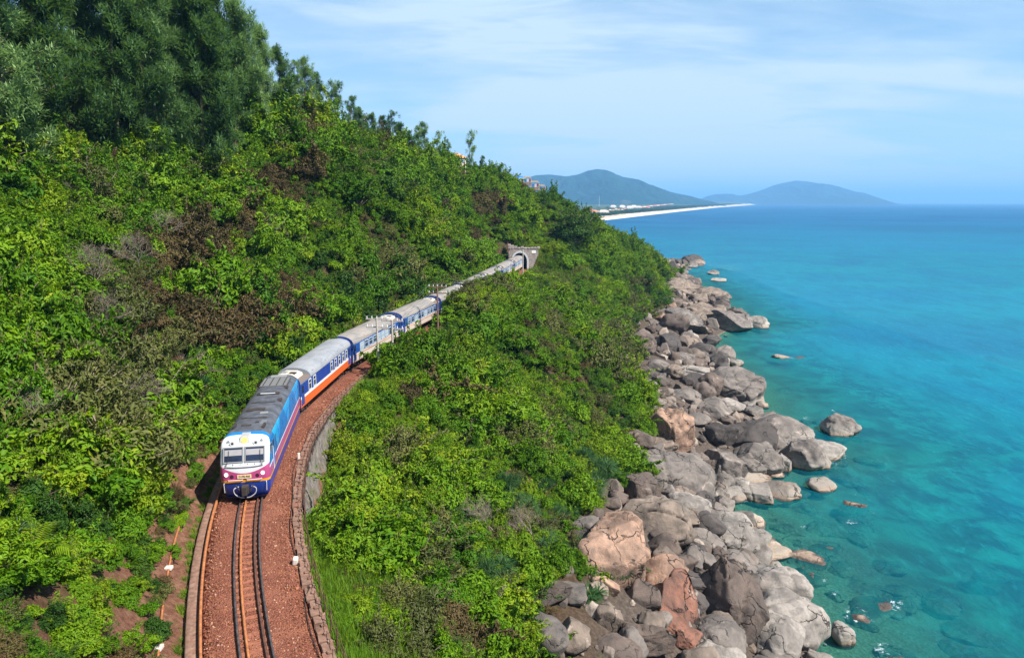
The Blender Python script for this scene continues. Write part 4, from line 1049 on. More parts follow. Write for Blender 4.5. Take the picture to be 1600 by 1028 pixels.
# geometry-node scatter used for what nobody could count
def scatter_stuff(name, pts, rots, scl, idx, protos, label=None):
    pc = bpy.data.collections.new(name + '_kinds')
    for k, (me, colr) in enumerate(protos):
        o = bpy.data.objects.new('kind_%02d_%s' % (k, name), me); o.color = (*colr, 1); pc.objects.link(o)
    me = bpy.data.meshes.new(name); me.vertices.add(len(pts)); me.vertices.foreach_set('co', np.asarray(pts, np.float32).ravel())
    a = me.attributes.new('rot', 'FLOAT_VECTOR', 'POINT'); a.data.foreach_set('vector', np.asarray(rots, np.float32).ravel())
    a = me.attributes.new('scl', 'FLOAT_VECTOR', 'POINT'); a.data.foreach_set('vector', np.asarray(scl, np.float32).ravel())
    a = me.attributes.new('idx', 'INT', 'POINT'); a.data.foreach_set('value', np.asarray(idx, np.int32))
    ng = bpy.data.node_groups.new(name, 'GeometryNodeTree')
    ng.interface.new_socket('Geometry', in_out='INPUT', socket_type='NodeSocketGeometry'); ng.interface.new_socket('Geometry', in_out='OUTPUT', socket_type='NodeSocketGeometry')
    N = ng.nodes.new; L = ng.links.new
    gi, go = N('NodeGroupInput'), N('NodeGroupOutput'); iop = N('GeometryNodeInstanceOnPoints'); ci = N('GeometryNodeCollectionInfo')
    ci.inputs['Collection'].default_value = pc; ci.inputs['Separate Children'].default_value = True; ci.inputs['Reset Children'].default_value = True
    def attr(nm, t):
        n = N('GeometryNodeInputNamedAttribute'); n.data_type = t; n.inputs['Name'].default_value = nm; return n.outputs['Attribute']
    e2r = N('FunctionNodeEulerToRotation'); L(attr('rot', 'FLOAT_VECTOR'), e2r.inputs[0])
    L(gi.outputs[0], iop.inputs['Points']); L(ci.outputs[0], iop.inputs['Instance']); iop.inputs['Pick Instance'].default_value = True
    L(attr('idx', 'INT'), iop.inputs['Instance Index']); L(e2r.outputs[0], iop.inputs['Rotation']); L(attr('scl', 'FLOAT_VECTOR'), iop.inputs['Scale'])
    L(iop.outputs[0], go.inputs[0])
    o = bpy.data.objects.new(name, me); COL.objects.link(o); md = o.modifiers.new('scatter', 'NODES'); md.node_group = ng
    tag(o, label, None, None, 'stuff'); return o
n = 1200; Y = rg.uniform(38, 440, n) ; Y[:600] = rg.uniform(38, 120, 600)
xa = np.interp(Y, _rt[:, 0], _rt[:, 1]); xb = np.interp(Y, _sh[:, 0], _sh[:, 1]); X = xa - 2 + (xb + 5 - xa) * rg.random(n); Zs = hgt(X, Y)
r = (.14 + .85 * rg.random(n) ** 2.2) * np.clip(Y / 80, 1, 2.6)
k3 = [(q, (1, 1, 1)) for q in small_v]
scatter_stuff('rubble', np.stack([X, Y, Zs + r * .2], 1), rg.uniform(0, 6.28, (n, 3)), np.stack([r * 1.2, r, r * .8], 1), rg.integers(0, 6, n), k3, 'loose stones and rubble filling the gaps between the boulders')

# loose stones lying on the ballast
Mb = Mat('ballast_loose', .95, .15); Mb.color(Mb.ramp(Mb.n('ObjectInfo').outputs['Random'], [(0, (.07, .026, .017)), (.5, (.18, .066, .034)), (.9, (.26, .105, .056)), (1, (.36, .22, .15))]))
bs = [rock_mesh(800 + k, 2, 6, .95, .6, 0, Mb.m) for k in range(3)]
n = 15000; Y = 17 + 50 * rg.random(n) ** 1.25; D = rg.uniform(-1.88, 2.28, n); kp = (np.abs(np.abs(D) - .60) > .09) & (np.abs(D + .30) > .08) & (np.abs(D - .36) > .08) & ~((np.abs(D) < .6) & (rg.random(n) < .55)); Y, D = Y[kp], D[kp]; hx, hy = track_h(Y)
r = rg.uniform(.022, .05, len(Y)) * (1 + .8 * (rg.random(len(Y)) > .985))
scatter_stuff('ballast_stones', np.stack([track_x(Y) + D * hy, Y - D * hx, np.full(len(Y), ZR - .01)], 1), rg.uniform(0, 6.28, (len(Y), 3)), np.stack([r * 1.2, r, r], 1), rg.integers(0, 3, len(Y)), [(q, (1, 1, 1)) for q in bs], 'loose rusty ballast stones between and beside the rails')

# the sea sheet, with the white wash round the rocks
px_, py_ = SEA_V[:, 0], SEA_V[:, 1]; foam = np.zeros(len(SEA_V))
nearm = (px_ > 15) & (px_ < 140) & (py_ > 30) & (py_ < 470)
idx_ = np.where(nearm)[0]; qx, qy = px_[idx_], py_[idx_]; f_ = np.zeros(len(idx_))
for (cx, cy, a, b, rz) in ROCK_DISCS:
    sel = (np.abs(qx - cx) < a + 4) & (np.abs(qy - cy) < max(a, b) + 4)
    ux = (qx[sel] - cx); uy = (qy[sel] - cy); lx = ux * math.cos(rz) + uy * math.sin(rz); ly = -ux * math.sin(rz) + uy * math.cos(rz)
    dist = (np.hypot(lx / a, ly / b) - .92) * min(a, b)
    f_[sel] = np.maximum(f_[sel], .66 * np.exp(-np.maximum(dist, 0) / .5) * (dist > -.6))
gate = np.clip(n2(qx, qy, 9, 3.3, 3) * 2.2 + .45, 0, 1)
foam[idx_] = f_ * gate
for (wx_, wy_, sx_, sy_, amp) in [(1262, 862, 3.2, 1.6, .95), (1219, 557, 4.5, 1.6, .9), (1335, 772, 2.6, 1.2, .8), (1290, 803, 3, 1.0, .75), (1345, 950, 2.2, 1.2, .85), (1228, 780, 1.6, 1, .8), (1255, 655, 7, 1.2, .75), (1320, 712, 4, 1.6, .85)]:
    q = at_z(wx_, wy_, 0); foam = np.maximum(foam, .72 * amp * np.exp(-((px_ - q.x) / sx_) ** 2 - ((py_ - q.y) / sy_) ** 2))
o = link('sea', mesh_np('sea', SEA_V, SEA_F, [MAT_SEA], True, {'depth': ('POINT', SEA_DEP), 'foam': ('POINT', foam)})); o['kind'] = 'structure'

# ------------------------------------------------------------------ foliage
def leaves(C, N_, rg, size, wid=.42, droop=.3, fold=.12):
    """diamond leaves, two triangles each; C centres, N_ outward normals"""
    n = len(C); N_ = N_ / (np.linalg.norm(N_, axis=1, keepdims=True) + 1e-9)
    a = rg.normal(size=(n, 3)); a[:, 2] -= droop; a = a - N_ * (a * N_).sum(1, keepdims=True); a /= np.linalg.norm(a, axis=1, keepdims=True) + 1e-9
    s = np.cross(a, N_); L = (size * rg.uniform(.65, 1.3, n))[:, None]
    b = C - a * L * .5; t = C + a * L * .5 - N_ * L * .12; l = C + s * L * wid * .5 + N_ * L * fold; r = C - s * L * wid * .5 + N_ * L * fold
    V = np.stack([b, l, t, r], 1).reshape(-1, 3); i = np.arange(n) * 4
    F_ = np.stack([np.stack([i, i + 1, i + 2], 1), np.stack([i, i + 2, i + 3], 1)], 1).reshape(-1, 3)
    return V, F_
def twigs(pairs, r=.02):
    V = []; F_ = []
    for p, q in pairs:
        p = np.asarray(p, float); q = np.asarray(q, float); d = q - p; d /= np.linalg.norm(d) + 1e-9; u = np.cross(d, [.3, .5, .81]); u /= np.linalg.norm(u) + 1e-9; w = np.cross(d, u); n = len(V)
        for k in range(3): V.append(p + (u * math.cos(2.09 * k) + w * math.sin(2.09 * k)) * r)
        V.append(q)
        F_ += [(n, n + 1, n + 3), (n + 1, n + 2, n + 3), (n + 2, n, n + 3)]
    return np.array(V), np.array(F_)
def join(parts):
    V = np.concatenate([p[0] for p in parts]); o = 0; F_ = []
    for p in parts: F_.append(np.asarray(p[1]) + o); o += len(p[0])
    return V, np.concatenate(F_), np.concatenate([np.full(len(p[1]), k) for k, p in enumerate(parts)])
def bush_mesh(name, seed, mat, twig_mat, lumps=15, per=190, size=.19, flat=.8, spread=.72, lr=(.28, .52), wid=.42, droop=.3, bare=0, base=-.15):
    rg = np.random.default_rng(seed); Cs, Ns, tint = [], [], []; tw = []
    for k in range(lumps):
        a = rg.uniform(0, 6.28); rr = spread * math.sqrt(rg.random()); h = (1 - (rr / (spread + .15)) ** 2) * flat * rg.uniform(.75, 1.15); r = rg.uniform(*lr)
        c = np.array([rr * math.cos(a), rr * math.sin(a), h * rg.uniform(.55, 1.0)])
        n = int(per * (r / .4) ** 2); u = rg.normal(size=(n, 3)); u[:, 2] = np.abs(u[:, 2]) * rg.choice([1, 1, 1, -.5], n); u /= np.linalg.norm(u, axis=1, keepdims=True)
        q = c + u * (r * rg.uniform(.62, 1.08, n) * (1 + .55 * gnoise(u * 2.4 + seed + k)))[:, None] * np.array([1, 1, .85])
        Cs.append(q); nn = u + rg.normal(size=(n, 3)) * .42; nn[:, 2] += .45; Ns.append(nn); tint.append(np.clip(rg.uniform(-.1, .1) + rg.normal(.5, .2, n), 0, 1))
        tw.append(((c[0] * .2, c[1] * .2, base), c + u[0] * r * .7)); tw += [(c, c + u[j] * r * 1.0) for j in range(1, 3 + bare)]
    for k in range(int(lumps * 2.4)):        # long straggling shoots that break the outline
        b0 = Cs[rg.integers(len(Cs))]; p = b0[rg.integers(len(b0))]; d = p * [1, 1, .8] + rg.normal(0, .35, 3); d[2] += .35; d /= np.linalg.norm(d); L = rg.uniform(.25, .65); n = int(10 + 24 * L)
        tt_ = np.sort(rg.random(n))[:, None]; q = p + d * L * tt_ + np.array([0, 0, -.35 * L]) * tt_ ** 2 + rg.normal(0, .035, (n, 3))
        Cs.append(q); nn = rg.normal(size=(n, 3)) * .6 + [0, 0, .8]; Ns.append(nn); tint.append(np.clip(rg.normal(.6, .2, n), 0, 1)); tw.append((p, p + d * L * .8))
    C, N_, t = np.concatenate(Cs), np.concatenate(Ns), np.concatenate(tint); k = C[:, 2] > base; C, N_, t = C[k], N_[k], t[k]
    lv = leaves(C, N_, rg, size, wid, droop); tv = twigs(tw, .012)
    V, F_, mi = join([lv, tv]); tt = np.concatenate([np.repeat(t, 2), np.full(len(tv[1]), .5)])
    return mesh_np(name, V, F_, [mat, twig_mat], False, {'tint': ('FACE', tt)}, mi)
BARK = paint('bark_brown', (.13, .09, .065), .9, .1, .4, 6)
BARKP = paint('bark_pale', (.20, .16, .125), .9, .1, .4, 6)
L_BRI = leaf_mat('leaf_bright', [(.12, (.024, .074, .002)), (.42, (.082, .178, .004)), (.72, (.155, .250, .007)), (.92, (.25, .29, .012))], .30)
L_MID = leaf_mat('leaf_mid', [(.15, (.020, .068, .002)), (.5, (.070, .165, .004)), (.85, (.14, .235, .007))], .25)
L_DRK = leaf_mat('leaf_dark', [(.15, (.012, .038, .004)), (.5, (.030, .078, .007)), (.85, (.064, .122, .012))], .2)
L_BRN = leaf_mat('leaf_brown', [(.15, (.026, .020, .007)), (.4, (.058, .042, .013)), (.65, (.095, .058, .022)), (.9, (.075, .085, .016))], .15, .6, .2)
L_OLV = leaf_mat('leaf_olive', [(.15, (.026, .034, .006)), (.5, (.072, .085, .014)), (.85, (.125, .125, .028))], .2, .6, .25)
L_LIM = leaf_mat('leaf_lime', [(.15, (.045, .110, .002)), (.5, (.12, .215, .005)), (.85, (.21, .265, .010))], .35)
L_CAS = leaf_mat('needles_casuarina', [(.18, (.022, .060, .024)), (.5, (.095, .185, .070)), (.82, (.25, .36, .145))], .42, .65, .15)
L_PAN = leaf_mat('blade_pandanus', [(.15, (.014, .045, .012)), (.5, (.034, .088, .024)), (.85, (.085, .140, .048))], .25, .5, .15)
L_GRS = leaf_mat('blade_grass', [(.15, (.055, .125, .006)), (.5, (.11, .215, .009)), (.85, (.20, .27, .02))], .35, .5, .2)
L_DRY = leaf_mat('blade_dry', [(.15, (.10, .085, .022)), (.5, (.17, .15, .045)), (.85, (.26, .21, .09))], .3, .7, .1)
SPEC = {}
def kinds_of(s0, n, leaf, bark, per, size, **kw):
    out = []
    for k in range(n):        # from compact domes to loose, tall and straggling shapes
        f = [(15, .85, .70, (.26, .46)), (19, 1.15, .62, (.20, .38)), (13, .55, 1.05, (.22, .42)), (17, .95, .9, (.18, .34))][k % 4]
        out.append(bush_mesh('bush', s0 + k, leaf, bark, f[0], int(1.65 * per * (1.35 if f[3][1] < .4 else 1)), .76 * size * [1, .85, 1.15, .95][k % 4], flat=f[1], spread=f[2], lr=f[3], **kw))
    return out
SPEC['bright'] = kinds_of(1, 4, L_BRI, BARK, 220, .19)
SPEC['mid'] = kinds_of(11, 4, L_MID, BARK, 190, .18)
SPEC['dark'] = kinds_of(21, 3, L_DRK, BARK, 190, .18)
SPEC['brown'] = kinds_of(31, 3, L_BRN, BARK, 140, .15, bare=3)
SPEC['olive'] = kinds_of(41, 3, L_OLV, BARKP, 125, .15, bare=4)
SPEC['lime'] = kinds_of(51, 3, L_LIM, BARK, 260, .165)
def blades(origins, dirs, L, W, rg, droop=.5, seg=3):
    n = len(origins); V = []; d = dirs / np.linalg.norm(dirs, axis=1, keepdims=True); s = np.cross(d, [0, 0, 1.0]) + 1e-4; s /= np.linalg.norm(s, axis=1, keepdims=True)
    p = origins.copy(); rows = []
    for k in range(seg + 1):
        w = W * (1 - (k / seg) ** 1.6) * .5 + .002; rows += [p - s * np.reshape(w, (-1, 1)), p + s * np.reshape(w, (-1, 1))]
        p = p + d * (L / seg)[:, None]; d = d + np.array([0, 0, -droop / seg]); d /= np.linalg.norm(d, axis=1, keepdims=True)
    V = np.stack(rows, 1); m = V.shape[1]; i = np.arange(n)[:, None] * m; F_ = []
    for k in range(seg): F_.append(np.concatenate([i + 2 * k, i + 2 * k + 1, i + 2 * k + 3, i + 2 * k + 2], 1))
    return V.reshape(-1, 3), np.stack(F_, 1).reshape(-1, 4)
def quad2tri(F_): return np.stack([F_[:, [0, 1, 2]], F_[:, [0, 2, 3]]], 1).reshape(-1, 3)
def pandanus_mesh(seed, heads=9):
    rg = np.random.default_rng(seed); O, D, L_ = [], [], []; tw = []
    for h in range(heads):
        a = rg.uniform(0, 6.28); rr = .8 * math.sqrt(rg.random()); c = np.array([rr * math.cos(a), rr * math.sin(a), .25 + .6 * rg.random() * (1.1 - rr)]); n = 46
        u = rg.normal(size=(n, 3)); u[:, 2] = np.abs(u[:, 2]) * .8 + .15; O.append(np.repeat(c[None], n, 0)); D.append(u); L_.append(rg.uniform(.5, .95, n)); tw.append(((0, 0, -.2), c))
    O, D, L_ = np.concatenate(O), np.concatenate(D), np.concatenate(L_); V, F_ = blades(O, D, L_, .055, rg, 1.0, 4); F_ = quad2tri(F_); t = np.repeat(np.clip(rg.normal(.5, .22, len(O)), 0, 1), 8)
    tv = twigs(tw, .06); V, F2, mi = join([(V, F_), tv]); return mesh_np('pandanus', V, F2, [L_PAN, BARKP], False, {'tint': ('FACE', np.concatenate([t, np.full(len(tv[1]), .5)]))}, mi)
SPEC['spiky'] = [pandanus_mesh(61 + k, 8 + k) for k in range(3)]
def grass_mesh(seed, m, n=90, h=.8):
    rg = np.random.default_rng(seed); O = np.stack([rg.normal(0, .28, n), rg.normal(0, .28, n), np.full(n, -.1)], 1); D = rg.normal(0, .33, (n, 3)); D[:, 2] = 1
    V, F_ = blades(O, D, rg.uniform(.45, 1.0, n) * h, .035, rg, .9, 3); return mesh_np('grass_tuft', V, F_, [m], False, {'tint': ('FACE', np.repeat(np.clip(rg.normal(.5, .2, n), 0, 1), 3))})
SPEC['grass'] = [grass_mesh(71 + k, L_GRS) for k in range(2)]; SPEC['dry'] = [grass_mesh(75 + k, L_DRY, 80, .7) for k in range(2)]
def bare_mesh(seed, m=None):
    rg = random.Random(seed); mb = MB()
    def grow(p, d, L, r, lvl):
        pts = [p]; rs = [r]
        for k in range(4):
            d = (d + Vector((rg.uniform(-.3, .3), rg.uniform(-.3, .3), rg.uniform(-.2, .2)))).normalized(); p = p + d * L / 4; pts.append(p); rs.append(r * (1 - .18 * (k + 1)))
            if lvl < 3 and k > 0:
                for _ in range(2): grow(p, (d + Vector((rg.uniform(-1, 1), rg.uniform(-1, 1), rg.uniform(-.3, .7)))).normalized(), L * .55, r * .5, lvl + 1)
        mb.tube(pts, rs, 4)
    for _ in range(3): grow(Vector((rg.uniform(-.2, .2), rg.uniform(-.2, .2), -.2)), Vector((rg.uniform(-.7, .7), rg.uniform(-.7, .7), 1)).normalized(), 1.5, .035, 0)
    return mb.mesh('dead_branches', m or BARKP)
BARE = [bare_mesh(81), bare_mesh(82)]

# ---- which plant grows where (a map of the hillside, read in photo pixels of each spot)
def blob(px, py, cx, cy, rx, ry): return np.exp(-(((px - cx) / rx) ** 2 + ((py - cy) / ry) ** 2))
BROWN = [(330, 370, 70, 45), (270, 400, 80, 60), (400, 455, 70, 70), (310, 470, 70, 60), (490, 250, 28, 30), (470, 200, 25, 25), (220, 470, 60, 60), (760, 325, 26, 26), (735, 355, 20, 40), (690, 570, 60, 30), (430, 290, 50, 40), (600, 220, 25, 20), (640, 605, 30, 40), (375, 500, 50, 50), (700, 980, 60, 40)]
OLIVE = [(150, 450, 90, 70), (180, 580, 90, 80), (100, 640, 80, 80), (250, 540, 60, 50), (650, 870, 60, 50), (640, 960, 60, 60), (830, 830, 60, 60), (780, 670, 50, 50), (850, 660, 60, 60), (960, 560, 40, 80), (860, 520, 70, 50), (560, 260, 30, 30), (800, 900, 60, 50), (600, 400, 50, 60), (180, 640, 60, 80), (930, 640, 40, 50), (990, 470, 40, 40), (740, 460, 60, 20)]
LIME = [(640, 770, 80, 60), (590, 890, 60, 80), (560, 720, 60, 60), (250, 790, 55, 60), (90, 980, 150, 45), (200, 960, 80, 50), (540, 600, 60, 50), (620, 640, 60, 60), (760, 460, 50, 20), (840, 600, 70, 60), (600, 790, 60, 40), (820, 1000, 90, 50), (60, 320, 60, 40), (640, 330, 60, 40), (850, 390, 40, 20)]
DARK = [(560, 275, 45, 40), (920, 600, 60, 40), (640, 640, 25, 60), (40, 740, 60, 80), (150, 840, 80, 60), (900, 360, 40, 40), (1020, 450, 40, 30), (560, 480, 60, 50), (620, 440, 40, 40), (100, 200, 150, 60), (300, 200, 100, 30), (500, 430, 40, 40), (520, 690, 40, 60), (960, 640, 50, 30), (840, 940, 60, 40)]
SPIKY = [(940, 740, 40, 45), (950, 905, 35, 35), (915, 700, 30, 30), (760, 900, 60, 50), (800, 770, 80, 50), (870, 760, 50, 40), (1000, 650, 30, 30), (720, 790, 50, 40), (850, 850, 50, 40), (290, 640, 30, 40), (300, 560, 50, 40), (920, 850, 40, 50), (900, 950, 50, 40)]
DRYG = [(885, 430, 55, 26), (850, 410, 40, 20)]
def score(px, py, L): return np.max([blob(px, py, *b) for b in L], 0)

# ---- sample the ground
pts = []
rg = np.random.default_rng(33)
Y = 6.0
while Y < 462:
    sp = float(np.interp(Y, [0, 40, 70, 120, 250, 460], [1.3, 1.3, 1.35, 1.6, 2.3, 3.2]))
    xs = np.arange(-118, 110, sp); xs = xs + rg.uniform(-.45, .45, len(xs)) * sp; pts.append(np.stack([xs, np.full(len(xs), Y) + rg.uniform(-.45, .45, len(xs)) * sp], 1)); Y += sp * .9
PXY = np.concatenate(pts); X, Y = PXY.T; Zg = hgt(X, Y)
D_ = X - track_x(np.clip(Y, 0, 222)); px, py, dp = project(np.stack([X, Y, Zg + 1], 1))
crx = np.interp(Y, _cr[:, 0], _cr[:, 1]); rtx = np.interp(Y, _rt[:, 0], _rt[:, 1])
ok = (dp > 22) & ~((dp < 29) & (D_ > -5.0) & (D_ < 0)) & ~((dp < 40) & (D_ > -4.3) & (D_ < 0)) & ~((Y > 33) & (Y < 47) & (D_ > -5.4) & (D_ < 0)) & (px > -380) & (px < 1800) & (py > -400) & (py < 1350)
ok &= ~((np.abs(D_) < 3.9) & (Y < 185)) & ~((D_ > 0) & (D_ < np.interp(Y, [0, 36, 40, 50, 56], [4.7, 4.7, 5.0, 4.2, 3.9])) & (Y < 60)) & ~((D_ < 0) & (D_ > -3.75) & (Y < 60))
ok &= ~((np.abs(D_ - .8) < 4.4) & (Y > 172) & (Y < 186.5)) & ~((D_ > -4.5) & (D_ < 6.5) & (Y > 132) & (Y < 185))
ok &= X > crx - np.interp(Y, [0, 60, 200, 460], [45, 40, 14, 8])
lim = rtx - .5 + n2(X, Y, 9, 8.0, 3) * 4.5
ok &= X < lim
for (cx_, cy_, r_) in ROCKS_XY: ok &= ~(np.hypot(X - cx_, Y - cy_) < r_ * .80)
ok &= ~((px > 795) & (px < 876) & (py > 276) & (py < 308) & (Y > 222) & (Y < 262))
gx = hgt(X + 1, Y) - hgt(X - 1, Y)
X, Y, Zg, D_, px, py, dp, gx = [a[ok] for a in (X, Y, Zg, D_, px, py, dp, gx)]
# anything hidden behind the ground from every nearby viewpoint can go
def visible(P, cams=((0, 0, CAM_H), (14, 0, CAM_H + 6), (-10, 4, CAM_H + 8))):
    vis = np.zeros(len(P), bool)
    for c in cams:
        c = np.array(c); blocked = np.zeros(len(P), bool)
        for t in np.linspace(.15, .97, 46):
            q = c + (P - c) * t; blocked |= hgt(q[:, 0], q[:, 1]) > q[:, 2] + .2
        vis |= ~blocked
    return vis
v_ = visible(np.stack([X, Y, Zg + 2.8], 1))
X, Y, Zg, D_, px, py, dp, gx = [a[v_] for a in (X, Y, Zg, D_, px, py, dp, gx)]
N_ = len(X); kinds_ = np.array(['bright', 'mid', 'dark', 'brown', 'olive', 'lime', 'spiky', 'dry', 'grass'])
nA = n2(X, Y, 11, 2.0, 3); nB = n2(X, Y, 7, 6.0, 3)
sc_ = np.stack([.52 + nA * .55 + .20 * (D_ > 0), .50 - nA * .4 + nB * .3, .12 - nB * .5 + .65 * score(px, py, DARK), .05 + 1.12 * score(px, py, BROWN) * (1 + nB * 1.3), .22 + nB * .40 + .75 * score(px, py, OLIVE), .06 + .95 * score(px, py, LIME) + nA * .25,
                .0 + .95 * score(px, py, SPIKY), -.2 + 1.6 * score(px, py, DRYG), -.2 + 1.5 * score(px, py, DRYG)], 1) + rg.gumbel(0, .13, (N_, 9))
kd = np.argmax(sc_, 1)
kd[(Y > 200) & (kd == 6)] = 1
sca = (.7 + 1.15 * rg.random(N_) ** 1.6) * np.interp(dp, [0, 60, 110, 180, 300, 480], [1.0, 1.1, 1.4, 1.55, 1.55, 1.7])
sca *= np.where(kd == 6, 1.0, np.clip(1.05 + n2(X, Y, 8, 12.0, 2) * 1.5, .62, 1.9)); sca = np.where(kd == 6, np.minimum(sca, 1.35), sca); sca *= np.where(kd == 6, .95, 1) * np.interp(dp, [24, 38], [.95, 1.0]) * np.where((np.abs(D_) < 6.0) & (Y < 186) & (D_ > 0), .75, 1) * np.where((D_ < 0) & (D_ < -7), 1.22, 1.0)
mound = (D_ > 3.8) & (D_ < 13) & (((Y > 94) & (Y < 114)) | ((Y > 64) & (Y < 84)))
sca = np.where(mound, np.clip(sca, 1.4, 9) * 1.2, sca)
sca = np.where((D_ > 3.5) & (D_ < 8) & (Y > 82) & (Y < 93), np.clip(sca * .55, .5, .95), sca)
sca = np.where((D_ > 3.5) & (D_ < 10) & (Y > 116) & (Y < 150), np.clip(sca * .5, .45, .8), sca)
gz = score(px, py, DRYG) > .42
kd = np.where(gz & (rg.random(N_) < .86), np.where(rg.random(N_) < .6, 7, 8), kd); sca = np.where(gz, np.minimum(sca, 1.3), sca)
for (a0, a1, b0, b1) in ((650, 704, 468, 560), (566, 634, 535, 605)):       # low growth at the feet of the poles
    sca = np.where((px > a0) & (px < a1) & (py > b0) & (py < b1), np.minimum(sca, .62), sca)
sink = .12 * sca
rots = np.stack([rg.uniform(-.12, .12, N_), rg.uniform(-.12, .12, N_) - np.clip(np.arctan(gx / 2), -.7, .7) * .35, rg.uniform(0, 6.28, N_)], 1)
scv = np.stack([sca * rg.uniform(.9, 1.15, N_), sca * rg.uniform(.9, 1.15, N_), sca * rg.uniform(.85, 1.35, N_)], 1)
protos = []; first = {}
for nm in kinds_:
    first[nm] = len(protos); protos += [(m_, (1, 1, 1)) for m_ in SPEC[nm]]
cnt = np.array([len(SPEC[nm]) for nm in kinds_]); fst = np.array([first[nm] for nm in kinds_])
pid = fst[kd] + (rg.integers(0, 1000, N_) % cnt[kd])
P3 = np.stack([X, Y, Zg - sink], 1)
size_px = scv[:, 2] * FPX / dp; inview = (px > -10) & (px < 1610) & (py > 20) & (py < 1030)
front_vis = visible(np.stack([X, Y, Zg + 1.6], 1), ((0, 0, CAM_H),))
bushy = np.isin(kd, [0, 1, 2, 3, 4, 5]); order = np.argsort(-size_px * (inview & front_vis & bushy)); chosen = np.zeros(N_, bool); chosen[order[:290]] = True
sp_i = np.where((kd == 6) & inview & front_vis)[0]; sp_i = sp_i[np.argsort(-size_px[sp_i])][:110]; chosen[sp_i] = True
colw = {'bright': 'bright green leafy', 'mid': 'green leafy', 'dark': 'dark green leafy', 'brown': 'brown leaved', 'olive': 'dry olive twiggy', 'lime': 'yellow green leafy', 'spiky': 'spiky green long bladed'}
def where(i):
    if D_[i] < 0: return 'on the bank facing the bare track and locomotive' if Y[i] < 52 else 'on the hillside above the carriages'
    return 'on the grassy slope just below the edging blocks' if D_[i] < 14 and Y[i] < 60 else ('on the seaward slope above the near boulders' if Y[i] < 75 else 'on the seaward slope below the carriages')
for i in np.where(chosen)[0]:
    k = kinds_[kd[i]]; nm = 'spiky_plant' if k == 'spiky' else 'bush'; w_ = where(i)
    o = link(nm, protos[pid[i]][0], None, None, P3[i], rots[i], scv[i]); tag(o, f'{colw[k]} {"plant" if k == "spiky" else "bush"} {w_}', 'plant' if k == 'spiky' else 'bush', f'{colw[k]} {"plants" if k == "spiky" else "bushes"} {w_}')
rest = ~chosen
scatter_stuff('undergrowth', P3[rest], rots[rest], scv[rest], pid[rest], protos, 'dense mixed green scrub covering the hillside, slope and headland')
print('PLANTS', N_, 'individual', chosen.sum(), {k: int((kd == j).sum()) for j, k in enumerate(kinds_)})
# low filler between the bushes
n = 34000; Yf = 10 + 250 * rg.random(n) ** 1.3; Xf = rg.uniform(-75, 40, n); Zf = hgt(Xf, Yf); Df = Xf - track_x(Yf)
pf, qf, df = project(np.stack([Xf, Yf, Zf], 1))
okf = (pf > -120) & (pf < 1500) & (qf < 1150) & ~((np.abs(Df) < 3.8) & (Yf < 186)) & ~((Df > 0) & (Df < 3.9)) & (Xf < np.interp(Yf, _rt[:, 0], _rt[:, 1]) + n2(Xf, Yf, 5, 3., 3) * 3.0 - 1.0) & (Xf > np.interp(Yf, _cr[:, 0], _cr[:, 1]) - 6) & ~((np.abs(Df - 1) < 4.6) & (Yf > 176) & (Yf < 187))
okf &= ~((Df < 0) & (Df > -3.9) & (Yf < 52) & (rg.random(n) < .7))
for (cx_, cy_, r_) in ROCKS_XY: okf &= ~(np.hypot(Xf - cx_, Yf - cy_) < r_ * .9)
Xf, Yf, Zf = Xf[okf], Yf[okf], Zf[okf]; m = len(Xf); s_ = rg.uniform(.35, .75, m) * np.clip(Yf / 60, 1, 1.8)
pl = [p for k in ('bright', 'mid', 'dark', 'olive', 'brown') for p in [(q, (1, 1, 1)) for q in SPEC[k]]]
scatter_stuff('ground_cover', np.stack([Xf, Yf, Zf - .1], 1), np.stack([rg.uniform(-.3, .3, m), rg.uniform(-.3, .3, m), rg.uniform(0, 6.28, m)], 1), np.stack([s_, s_, s_ * .9], 1), rg.integers(0, len(pl), m), pl, 'low leafy ground cover between the bushes')
# grass beside the edging and above the tunnel bank
n = 5200; Yg = rg.uniform(20, 66, n); Dg = 3.2 + 3.2 * rg.random(n) ** 1.3; Dg = np.where(Yg > 46, Dg * 1.0, Dg)
hx_, hy_ = track_h(Yg); Xg = track_x(Yg) + Dg * hy_; Yg2 = Yg - Dg * hx_; kp = ~((Yg2 > 38) & (Yg2 < 60) & (Dg < 4.4)); Xg, Yg2 = Xg[kp], Yg2[kp]
n2_c = 2600; Yh = rg.uniform(146, 196, n2_c); Dh = rg.uniform(3.2, 24, n2_c); Xh = track_x(Yh) + Dh; 
n3_c = 1500; Yi = rg.uniform(60, 146, n3_c); Di = rg.uniform(3.0, 5.5, n3_c); Xi = track_x(Yi) + Di
Yw = rg.uniform(18, 64, 420); Dw = np.where(rg.random(420) < .6, rg.uniform(2.85, 3.15, 420), rg.uniform(-3.2, -2.66, 420)); Xw = track_x(Yw) + Dw
XA = np.concatenate([Xg, Xh, Xi, Xw]); YA = np.concatenate([Yg2, Yh, Yi, Yw]); ZA = hgt(XA, YA); m = len(XA); sg = rg.uniform(.7, 1.25, m) * np.clip(YA / 70, 1, 1.9); sg[-420:] *= .45
gp = [(q, (1, 1, 1)) for q in SPEC['grass'] + SPEC['dry']]; gi_ = rg.integers(0, 2, m); gi_ = np.where((YA > 140) & (rg.random(m) < .55), gi_ + 2, gi_)
scatter_stuff('grass', np.stack([XA, YA, ZA], 1), np.stack([np.zeros(m), np.zeros(m), rg.uniform(0, 6.28, m)], 1), np.stack([sg, sg, sg], 1), gi_, gp, 'long fresh grass below the edging blocks and beside the tunnel')

